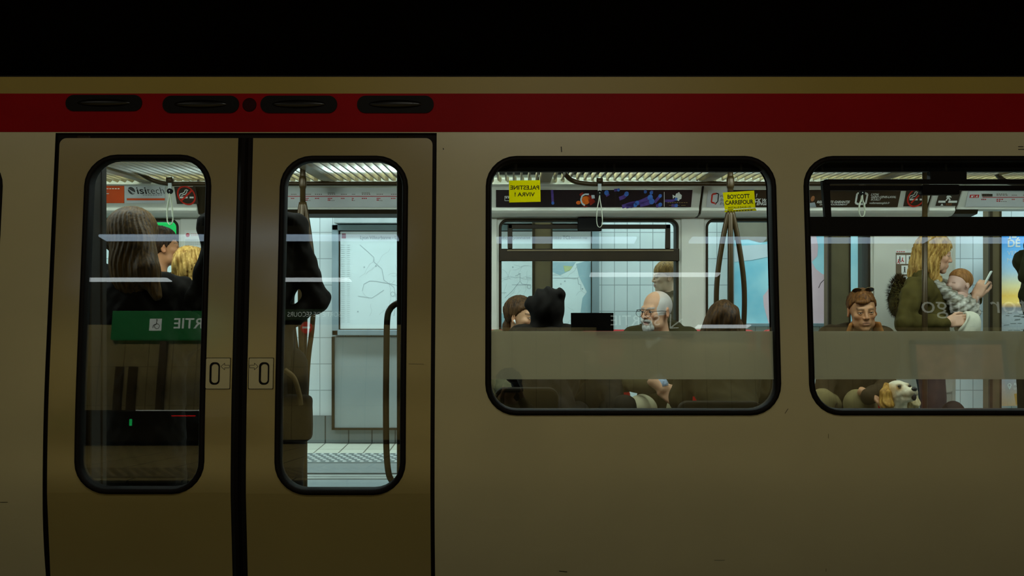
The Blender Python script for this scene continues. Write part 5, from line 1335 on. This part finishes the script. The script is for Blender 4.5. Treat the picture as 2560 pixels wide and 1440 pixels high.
for s in (-1, 1):
    L = [W(np.array([(s*.036+.027*math.cos(a), -.030-.020*math.sin(a)*.5, .128+.016*math.sin(a))], np.float32))[0] for a in [2*math.pi*k/20 for k in range(20)]]
    m.add([tuple(p) for p in L]+[tuple(p+np.array((0, .003, 0))) for p in L], [tuple(range(20)), tuple(range(39, 19, -1))]+[(k, 20+k, 20+(k+1) % 20, (k+1) % 20) for k in range(20)])
    mf.tube([tuple(p) for p in L+[L[0]]], .0016, 6); mf.tube([tuple(q) for q in W(np.array([(s*.062, -.028, .125), (s*.078, .03, .085), (s*.080, .06, .03)], np.float32))], .0016, 6)
mf.tube([tuple(q) for q in W(np.array([(-.010, -.034, .130), (.010, -.034, .130)], np.float32))], .0016, 6)
obj('lens', m, mat('dark_green_lens', (18, 20, 16), rough=.05, coat=1.0), sg); obj('wire_frame', mf, mat('gold_wire', (120, 100, 60), rough=.3, metal=.7), sg, smooth=True)
m = M(); m.tube([tuple(A(2163, 984, 1.545)), tuple(A(2176, 990, 1.535))], [.034, .033], 16); obj('wrist_watch', m, mat('dark_strap', (40, 32, 18), rough=.5), None, smooth=True, label='broad dark watch strap on the wrist beside the dog', cat='watch')

# dog
dg = thing('dog', 'cream and gold long eared dog sitting by the young man, muzzle raised', 'dog', tuple(map(float, (PX(2250, 1.5), 1.55, 0.0))))
dc = A(2250, 984, 1.45); Rd = RZ(math.radians(15))@RXm(math.radians(-20))
def dogW(V): return V@Rd.T+dc
def dog_head(P):
    d = ell(P, (0, .02, .022), (.062, .070, .058))
    d = smin(d, cap(P, (0, -.03, -.002), (0, -.108, -.020), .036, .027), .03)
    d = smin(d, cap(P, (0, -.04, -.040), (0, -.090, -.052), .022, .016), .010)
    for s in (-1, 1):
        d = smax(d, -ell(P, (s*.032, -.052, .030), (.011, .012, .009)), .012); d = smin(d, ell(P, (s*.024, -.045, .042), (.012, .014, .008)), .015)
        d = smin(d, ell(P, (s*.018, -.100, -.024), (.016, .022, .018)), .012)
    d = smin(d, cap(P, (0, .05, -.02), (0, .12, -.16), .062, .085), .05)
    return d+.0022*noise3(P, 150)
def dog_col(V):
    C = np.tile(np.array((.74, .66, .46), np.float32), (len(V), 1)); x, y, z = V.T; ax = np.abs(x)
    def mx(m, c):
        nonlocal C
        m = np.clip(m, 0, 1)[:, None]; C = C*(1-m)+np.array(c, np.float32)*m
    mx(np.exp(-(((ax-.036)/.020)**2+((z-.022)/.022)**2+((y+.045)/.035)**2)), (.46, .24, .06)); mx((ax-.035)/.02*(y > -.03)*.7, (.52, .30, .09)); mx(np.exp(-(((ax-.02)/.016)**2+((z+.03)/.018)**2))*(y < -.05)*.5, (.50, .30, .12))
    mx((y > .06)*.6, (.56, .38, .14))
    return np.concatenate([C, np.ones((len(V), 1), np.float32)], 1)
V, Fc = nets(dog_head, (-.12, -.16, -.26), (.12, .24, .11), .005); p1 = (to_M(dogW(V), Fc), dog_col(V))
bx = np.array((dc[0]+.07, 1.62, 0), np.float32)
def dog_body(P):
    Q = P-bx
    d = limb(Q, [(0, -.02, .58), (0, .02, .40), (0, .14, .20)], (.105, .135, .14), .06)
    for s in (-1, 1):
        d = smin(d, limb(Q, [(s*.075, -.06, .42), (s*.075, -.10, .22), (s*.075, -.09, .03)], (.06, .036, .026), .03), .04); d = smin(d, cap(Q, (s*.075, -.09, .022), (s*.075, -.14, .018), .028, .022), .02)
        d = smin(d, limb(Q, [(s*.11, .17, .20), (s*.16, .02, .16), (s*.15, .14, .05), (s*.15, .02, .024)], (.10, .06, .035, .026), .03), .04)
    d = smin(d, limb(Q, [(0, .26, .12), (.10, .34, .04), (.22, .33, .035)], (.05, .04, .02), .03), .04)
    return d+.006*noise3(P, 60)
V, Fc = nets(dog_body, bx+np.array((-.35, -.25, -.03), np.float32), bx+np.array((.35, .5, .80), np.float32), .014); V[:, 2] = np.maximum(V[:, 2], .002)
CB_ = np.tile(np.array((.62, .46, .22, 1), np.float32), (len(V), 1))
obj('body', joinM([p1, (to_M(V, Fc), CB_)]), mat_attr('dog_fur', rough=.8, spec=.1), dg, smooth=True)
for s in (-1, 1):
    def earf(P):
        d = limb(P, [(s*.055, .025, .055), (s*.082, .02, .005), (s*.086, .018, -.055), (s*.078, .015, -.085)], (.016, .028, .032, .020), .02)
        Q = P.copy(); d = d+.0045*np.sin(P[:, 1]*190+2*np.sin(P[:, 2]*50))+.003*noise3(P, 120); return d
    V, Fc = nets(earf, (s*.075-.08, -.06, -.14), (s*.075+.08, .10, .10), .0045)
    obj('ear', to_M(dogW(V), Fc), hairmat('dog_ear_gold', (128, 84, 20), (196, 150, 66), sc=70, stretch=(1, 1, .25)) if s < 0 else hairmat('dog_ear_cream', (170, 146, 92), (222, 206, 160), sc=70, stretch=(1, 1, .25)), dg, smooth=True)
    m = M().ell((0, 0, 0), (.0095, .0095, .0085), 14); obj('eye', to_M(dogW(np.array(m.v, np.float32)+np.array((s*.033, -.052, .030), np.float32)), m.f), mat('dark_eye', (22, 12, 6), rough=.1), dg, smooth=True)
m = M().ell((0, 0, 0), (.017, .013, .014), 16); obj('nose', to_M(dogW(np.array(m.v, np.float32)+np.array((0, -.130, -.008), np.float32)), m.f), mat('dog_nose', (30, 18, 10), rough=.3), dg, smooth=True)
m = M().ell((0, 0, 0), (.013, .018, .025), 14); obj('open_mouth', to_M(dogW(np.array(m.v, np.float32)+np.array((0, -.112, -.044), np.float32)), m.f), mat('mouth_dark', (44, 20, 14), rough=.5), dg, smooth=True)

# blond woman with a baby in a carrier
hc = A(2337, 635, 2.22)
def h_blond(P):
    d = ell(P, (0, .018, .036), (.088, .110, .098))
    d = smin(d, ell(P, (0, .075, -.095), (.085, .062, .15)), .05)
    for s in (-1, 1): d = smin(d, limb(P, [(s*.076, .0, .02), (s*.088, .01, -.08), (s*.080, -.02, -.17), (s*.07, -.03, -.22)], (.028, .034, .034, .016), .03), .03)
    d = smax(d, -ell(P, (0, -.118, -.045), (.068, .088, .115)), .014); d = smax(d, -cap(P, (0, -.06, -.10), (0, -.01, -.25), .05), .02)
    a = np.arctan2(P[:, 0], P[:, 1]+.01)
    return d+.006*np.sin(a*26+2.6*np.sin(P[:, 2]*34))+.004*np.sin(a*61+2*np.sin(P[:, 2]*52+1))+.004*noise3(P, 50)
pel = (hc[0]-.03, 2.24, .88)
OLIVE = cloth('olive_parka_cloth', (80, 70, 28), var=.14)
armsW = [(A(2283, 718, 2.06), A(2262, 806, 2.0), A(2356, 806, 1.95)), (A(2300, 716, 2.40), A(2398, 786, 2.42), A(2436, 748, 2.30))]
r, W, R, _ = person('woman with wavy blond hair in an olive parka, holding a phone, baby on her chest', hc, yaw=76, pitch=12, hs=1.0, tone=(.63, .37, .23), hair=(h_blond, (-.16, -.16, -.28), (.16, .18, .17)), hairmat_=BLONDH, byaw=72, pelvis=pel, arms=armsW, legs=standing_legs(pel, 72),
    hands=[dict(org=tuple(A(2362, 806, 1.95)), fdir=(.9, -.05, .12), pdir=(.1, .9, -.3), right=True, curl=(.45, .4, .35, .3), thumb=.3), dict(org=tuple(A(2436, 748, 2.16)), fdir=(.45, -.05, .9), pdir=(.6, .7, -.2), right=False, curl=(.6, .6, .55, .5), thumb=.6, scale=.95)],
    jacket=OLIVE, trousers=cloth('dark_jeans', (40, 42, 48)), paint_kw=dict(brow=(.34, .21, .10), lip=(.50, .20, .14), blush=.6), head_kw=dict(wide=.96, jaw=.9, nose=.98, lidopen=.0035), collar=.06, fold=.010, shdrop=.035)
# fur edged hood hanging on her back
hcen = A(2248, 742, 2.22); rf = random.Random(9)
V, Fc = nets(lambda P: ell((P-hcen)@RYm(.18), (0, 0, 0), (.050, .12, .125))+.008*noise3(P, 60), hcen-.22, hcen+.22, .012); hd = obj('hood', to_M(V, Fc), OLIVE, r, smooth=True)
m = M()
for k in range(3000):
    u = Vector((rf.gauss(0, 1), rf.gauss(0, 1), rf.gauss(0, 1))).normalized()
    if u.x > .35: continue
    c = Vector((hcen[0]+u.x*.050, hcen[1]+u.y*.12, hcen[2]+u.z*.125))
    d_ = (u+Vector((rf.gauss(-.1, .3), rf.gauss(0, .3), rf.gauss(-.15, .3)))).normalized()
    L = rf.uniform(.018, .042); n_ = d_.cross(Vector((.1, .2, 1))).normalized()*.0026
    m.add([tuple(c-n_), tuple(c+n_), tuple(c+d_*L)], [(0, 1, 2)])
obj('fur_trim', m, hairmat('dark_fur', (34, 24, 8), (78, 58, 24), sc=30), r, kind='stuff')
# wrap carrier
wc = A(2403, 778, 2.2)
def wrapf(P):
    d = ell((P-wc)@RYm(-.35), (0, 0, 0), (.105, .14, .125)); d = smin(d, cap(P, A(2345, 712, 2.10), A(2398, 762, 2.08), .030, .055), .05); d = smin(d, cap(P, A(2352, 705, 2.32), A(2400, 755, 2.30), .035, .06), .05)
    q = (P-wc)@RYm(-.75); return d+.006*np.sin(q[:, 2]*150+3*np.sin(q[:, 0]*12))+.004*noise3(P, 40)
V, Fc = nets(wrapf, wc-.28, wc+.28, .0085)
WRAP = mat('striped_wrap', (190, 186, 166), rough=.85, ramp=((96, 86, 58), (206, 204, 190)), scale=9, stretch=(3.2, 1.5, 7.5))
obj('baby_carrier', to_M(V, Fc), WRAP, None, smooth=True, label='grey and cream patterned wrap carrier on the blond woman, holding the baby', cat='baby carrier')
# baby
bc = A(2397, 708, 2.16)
def bhead(P):
    d = ell(P, (0, .012, .022), (.062, .074, .066)); d = smin(d, ell(P, (0, -.030, -.022), (.048, .044, .044)), .03); d = smin(d, ell(P, (0, -.072, -.020), (.009, .010, .008)), .010)
    for s in (-1, 1):
        d = smin(d, ell(P, (s*.032, -.046, -.030), (.020, .020, .018)), .015); d = smax(d, -ell(P, (s*.024, -.078, -.004), (.012, .014, .007)), .010); d = smin(d, ell(P, (s*.062, .012, -.014), (.007, .013, .018)), .006)
    d = smin(d, ell(P, (0, -.064, -.040), (.012, .010, .007)), .008); d = smin(d, cap(P, (0, .02, -.05), (0, .03, -.12), .04, .05), .03)
    return d
Rb_ = RZ(math.radians(-70))@RXm(math.radians(-6)); s_ = 1.04
V, Fc = nets(bhead, (-.09, -.10, -.16), (.09, .11, .11), .0045)
x, y, z = V.T; C = np.tile(np.array((.66, .42, .32, 1), np.float32), (len(V), 1)); hm = np.clip((z-np.interp(y, (-.06, -.02, .0, .05), (.045, .02, -.01, -.035)))/.02, 0, 1)[:, None]*(.75); C = C*(1-hm)+np.array((.36, .22, .10, 1), np.float32)*hm
C[(np.abs(np.abs(x)-.024) < .010) & (np.abs(z+.004) < .0025) & (y < -.05)] = (.2, .1, .06, 1); C[(np.abs(x) < .012) & (np.abs(z+.040) < .004) & (y < -.062)] = (.6, .25, .22, 1)
bt = thing('baby', 'baby with thin reddish hair facing left in the patterned wrap carrier', 'person', tuple(map(float, bc+np.array((0, 0, -.15), np.float32))))
def bbody(P): return smin(cap(P, bc+np.array((.0, 0, -.10), np.float32), wc+np.array((0, 0, -.03), np.float32), .055, .075), cap(P, bc+np.array((-.01, .0, -.08), np.float32), bc+np.array((0, 0, -.1), np.float32), .045), .03)
V2, F2 = nets(bbody, wc-.2, wc+.3, .012)
obj('body', joinM([(to_M(V*s_@Rb_.T+bc, Fc), C), (to_M(V2, F2), np.tile(np.array((.66, .42, .32, 1), np.float32), (len(V2), 1)))]), SKIN, bt, smooth=True)
hv = lambda P: ell(P, (0, .013, .024), (.0655, .0775, .0695))+strands(P, .0006, 50)
V, Fc = nets(lambda P: smax(smax(hv(P), np.interp(P[:, 1], (-.08, -.03, .0, .06), (.050, .028, .0, -.03))-P[:, 2], .006), -.2-P[:, 2], .01), (-.09, -.10, -.05), (.09, .11, .11), .0045)
obj('hair', to_M(V*s_@Rb_.T+bc, Fc), hairmat('baby_hair', (118, 76, 34), (166, 118, 66), sc=80), bt, smooth=True)
# phone and white hat
ph = thing('phone', 'bright phone held up by the blond woman', 'phone', tuple(map(float, A(2463, 718, 2.22))))
def slab(c, ax, up, hw, hh, t):
    ax = Vector(ax).normalized(); up = Vector(up); up = (up-ax*up.dot(ax)).normalized(); n = ax.cross(up); c = Vector(c); m = M()
    v = [tuple(c+ax*a*hw+up*b*hh+n*k*t) for k in (-1, 1) for a, b in ((-1, -1), (1, -1), (1, 1), (-1, 1))]
    return m.add(v, [(3, 2, 1, 0), (4, 5, 6, 7), (0, 1, 5, 4), (1, 2, 6, 5), (2, 3, 7, 6), (3, 0, 4, 7)])
c = A(2466, 702, 2.17)
obj('case', slab(c, (-.36, -.93, 0), (.42, -.12, .90), .036, .070, .0045), mat('pale_case', (196, 206, 196), rough=.3), ph, bevel=.003)
obj('screen', slab(np.array(c)+np.array((-.0044, .0017, .0022), np.float32), (-.36, -.93, 0), (.42, -.12, .90), .032, .065, .0006), mat('lit_screen', (200, 215, 200), emit=.5), ph)
hcn = A(2420, 812, 1.98)
def hatf(P):
    Q = (P-hcn)@RYm(.45); d = np.abs(ell(Q, (0, 0, 0), (.070, .055, .080)))-.007; d = smax(d, -(Q[:, 0]+.045), .01); d = smin(d, np.hypot(np.hypot(Q[:, 1], Q[:, 2])*.9-.055, Q[:, 0]+.045)-.008, .01)
    return d+.003*noise3(P, 45)
V, Fc = nets(hatf, hcn-.14, hcn+.14, .0045); obj('baby_hat', to_M(V, Fc), cloth('white_knit', (212, 210, 186), var=.06, sc=60), None, smooth=True, label='soft white baby hat held in the lower hand of the blond woman', cat='hat')

# person at the right edge
hc = A(2628, 560, 2.0); pel = (hc[0], 2.05, .92)
person('person in a dark green padded coat, only an elbow showing at the right edge', hc, yaw=-60, hs=1.0, tone=(.5, .32, .22), hair=hair_short(), hairmat_=DKBROWN, pelvis=pel, byaw=-40, arms=[(A(2590, 612, 1.95), A(2574, 690, 1.95), A(2618, 640, 1.75)), (A(2650, 625, 2.1), A(2670, 710, 2.1), A(2640, 750, 1.9))], legs=standing_legs(pel, -40),
    jacket=cloth('dark_green_coat', (42, 42, 18)), trousers=cloth('black_trousers', (22, 18, 12)), fold=.01)
# dark bag on the floor below the woman
V, Fc = nets(lambda P: ell(P, A(2384, 1052, 1.75), (.085, .07, .12))+.004*noise3(P, 40), A(2384, 1052, 1.75)-.2, A(2384, 1052, 1.75)+.2, .012)
m = to_M(V, Fc); sb = thing('travel_bag', 'round topped black bag on a stand, just above the lower edge of the right window', 'bag', (float(A(2384, 1052, 1.75)[0]), 1.75, 0))
obj('bag_body', m, BLACK, sb, smooth=True); xx = float(A(2384, 1052, 1.75)[0]); obj('bag_case', M().box(xx-.15, xx+.15, 1.65, 1.87, .06, .52), cloth('black_case_cloth', (24, 18, 12)), sb, bevel=.03)
for a in (-.12, .12): obj('wheel', M().tube([(xx+a-.02, 1.8, .03), (xx+a+.02, 1.8, .03)], .03, 14), BLACK, sb)

def longcoat(pel, ra, rb, dz):
    def f(P, d):
        pl = np.array(pel, np.float32)
        return smin(d, limb(P*np.array((1, 1, 1), np.float32), [pl+np.array((0, 0, .1), np.float32), pl+np.array((0, 0, dz), np.float32)], (ra, rb), .05), .06)
    return f
# ---- people at the doors
hc = A(335, 590, 1.0); pel = (hc[0]+.05, 1.02, .86)
COATD = cloth('dark_coat_cloth', (18, 12, 4), var=.2)
def h_lw(P):
    d = ell(P, (0, .02, .03), (.125, .125, .118)); d = smin(d, ell(P, (-.05, .10, -.14), (.115, .08, .18)), .06); d = smin(d, limb(P, [(-.08, .07, -.02), (-.15, .13, -.18), (-.22, .15, -.30)], (.06, .06, .022), .04), .04)
    d = smin(d, ell(P, (.09, .03, -.02), (.05, .06, .06)), .03)
    return smax(d, -ell(P, (0, -.13, -.04), (.07, .085, .11)), .02)+strands(P, .0018, 44, 2.0)
person('standing woman with long light brown hair seen from behind, in the left door window', hc, yaw=168, hs=1.05, tone=(.5, .32, .22), hair=(h_lw, (-.30, -.17, -.38), (.19, .24, .19)), hairmat_=hairmat('hair_long_brown', (46, 32, 11), (100, 72, 30), sc=90, stretch=(1, 1, .08)), pelvis=pel, byaw=176,
    arms=[(A(455, 722, 1.02), A(478, 850, 1.05), A(440, 900, 1.25)), (A(262, 690, 1.02), A(250, 850, 1.05), A(275, 900, 1.2))], legs=standing_legs(pel, 176), jacket=COATD, trousers=cloth('black_trousers', (22, 18, 12)), eyes=False, sh=.19, shdrop=.06, chest=(.21, .15, .24), belly=.16, fold=.008, extra_jacket=longcoat(pel, .20, .21, -.68), low=.8)
hc = A(407, 618, 2.0); pel = (hc[0]+.02, 2.02, .80)
person('dark haired person with an earring, mostly hidden behind the long haired woman', hc, yaw=120, hs=1.0, tone=(.46, .21, .09), hair=hair_short(.05, -.02, -.1, .014), hairmat_=DKBROWN, pelvis=pel, byaw=150, arms=[(hc+np.array((.2, 0, -.3), np.float32), hc+np.array((.24, 0, -.52), np.float32), hc+np.array((.2, -.1, -.7), np.float32)), (hc+np.array((-.2, 0, -.3), np.float32), hc+np.array((-.24, 0, -.52), np.float32), hc+np.array((-.2, -.1, -.7), np.float32))], legs=standing_legs(pel, 150), jacket=COATD, trousers=cloth('black_trousers', (22, 18, 12)), eyes=False, res=.006)
hc = A(482, 672, 1.5); pel = (hc[0]+.04, 1.52, .72)
person('blond person low in the left door window, beside the dark coat', hc, yaw=150, hs=.95, tone=(.55, .36, .25), hair=hair_long(.16, .092, .018, seed=2.0, amp=.004), hairmat_=BLONDH, pelvis=pel, byaw=160, arms=[(hc+np.array((.17, 0, -.3), np.float32), hc+np.array((.2, 0, -.5), np.float32), hc+np.array((.18, -.1, -.65), np.float32)), (hc+np.array((-.17, 0, -.3), np.float32), hc+np.array((-.2, 0, -.5), np.float32), hc+np.array((-.18, -.1, -.65), np.float32))], legs=standing_legs(pel, 160), jacket=COATD, trousers=cloth('black_trousers', (22, 18, 12)), eyes=False, res=.006, sh=.14)
# standing man between the two door windows
hc = A(645, 440, .80); pel = (PX(640, .8), .80, .97)
BLK = cloth('black_wool_coat', (20, 14, 5), var=.2, sc=14)
def coat(P, d):
    pl = np.array(pel, np.float32)
    d = smin(d, limb(P, [pl+np.array((0, 0, .1), np.float32), pl+np.array((0, 0, -.14), np.float32)], (.185, .19), .05), .06)
    return d
person('tall standing man in a dark coat, hands in pockets, between the two door windows', hc, yaw=150, hs=1.02, tone=(.5, .32, .22), hair=hair_short(), hairmat_=DKBROWN, pelvis=pel, byaw=185, sh=.20, shdrop=.05, chest=(.215, .145, .26), belly=.15,
    arms=[(A(738, 588, .80), A(795, 752, .82), A(722, 800, .74)), (A(545, 592, .80), A(492, 752, .82), A(570, 800, .74))], legs=standing_legs(pel, 185, width=.17), jacket=BLK, trousers=cloth('charcoal_trousers', (20, 14, 5), var=.25), eyes=False, res=.006, extra_jacket=coat, fold=.009)
tb = thing('shoulder_bag', 'dark bag with a pale strap hanging against the leg of the standing man', 'bag', tuple(map(float, A(742, 985, .62))))
V, Fc = nets(lambda P: rbox(P, A(742, 1045, .68), (.075, .05, .115), .03)+.005*noise3(P, 40), A(742, 1045, .68)-.2, A(742, 1045, .68)+.2, .012); obj('bag_body', to_M(V, Fc), cloth('dark_bag_cloth', (27, 19, 7)), tb, smooth=True)
m = M(); pts = smooth_curve([tuple(A(712, 925, .62)), tuple(A(735, 945, .61)), tuple(A(748, 985, .61)), tuple(A(752, 1012, .62))], 6); m.tube(pts, .013, 8); obj('strap', m, cloth('pale_webbing', (110, 92, 58)), tb, smooth=True)

# ---- the photographer and nobody else on the near platform (mirrored in the large window)
hc = np.array((-.03, -4.52, 1.36), np.float32); pel = (-.02, -4.62, .62)
def h_curl(P):
    d = ell(P, (0, .02, .04), (.115, .125, .115)); d = smin(d, ell(P, (0, .05, -.05), (.12, .08, .11)), .05); d = smax(d, -ell(P, (0, -.13, -.03), (.062, .085, .10)), .02); return d+.012*noise3(P, 70)+.006*noise3(P, 140)
armr = [(.19, -4.60, 1.10), (.22, -4.50, .88), (.10, -4.42, 1.20)]; arml = [(-.22, -4.60, 1.10), (-.24, -4.46, .92), (-.11, -4.40, 1.20)]
person('photographer with dark curly hair kneeling on the near platform, camera raised', hc, yaw=180, hs=.98, tone=(.55, .36, .25), hair=(h_curl, (-.16, -.16, -.2), (.16, .18, .19)), hairmat_=DKBROWN, pelvis=pel, byaw=180, arms=[np.array(armr, np.float32), np.array(arml, np.float32)],
    legs=[[np.array((.10, -4.62, .58)), np.array((.14, -4.30, .10)), np.array((.14, -4.72, .08))], [np.array((-.12, -4.62, .58)), np.array((-.16, -4.28, .50)), np.array((-.16, -4.30, .09))]], hands=[dict(org=(.10, -4.43, 1.21), fdir=(-.25, .1, .95), pdir=(-.8, .0, -.1), right=True, curl=(.55, .5, .5, .45)), dict(org=(-.11, -4.41, 1.21), fdir=(.3, .3, .8), pdir=(.8, .1, .1), right=False, curl=(.5, .5, .5, .5))],
    jacket=cloth('cream_shirt', (170, 160, 120), var=.12), trousers=cloth('dark_jeans', (40, 42, 48)), eyes=False, res=.006)
ct_ = thing('photo_camera', 'black photo camera held up to the photographer\'s eye', 'camera', (0, -4.36, 1.27))
obj('camera_body', M().box(-.07, .07, -4.385, -4.335, 1.28, 1.37), BLACK, ct_, bevel=.008); obj('lens_barrel', M().tube([(0, -4.34, 1.325), (0, -4.275, 1.325)], .036, 24), BLACK, ct_); obj('viewfinder', M().box(-.02, .02, -4.40, -4.35, 1.37, 1.395), BLACK, ct_, bevel=.005)
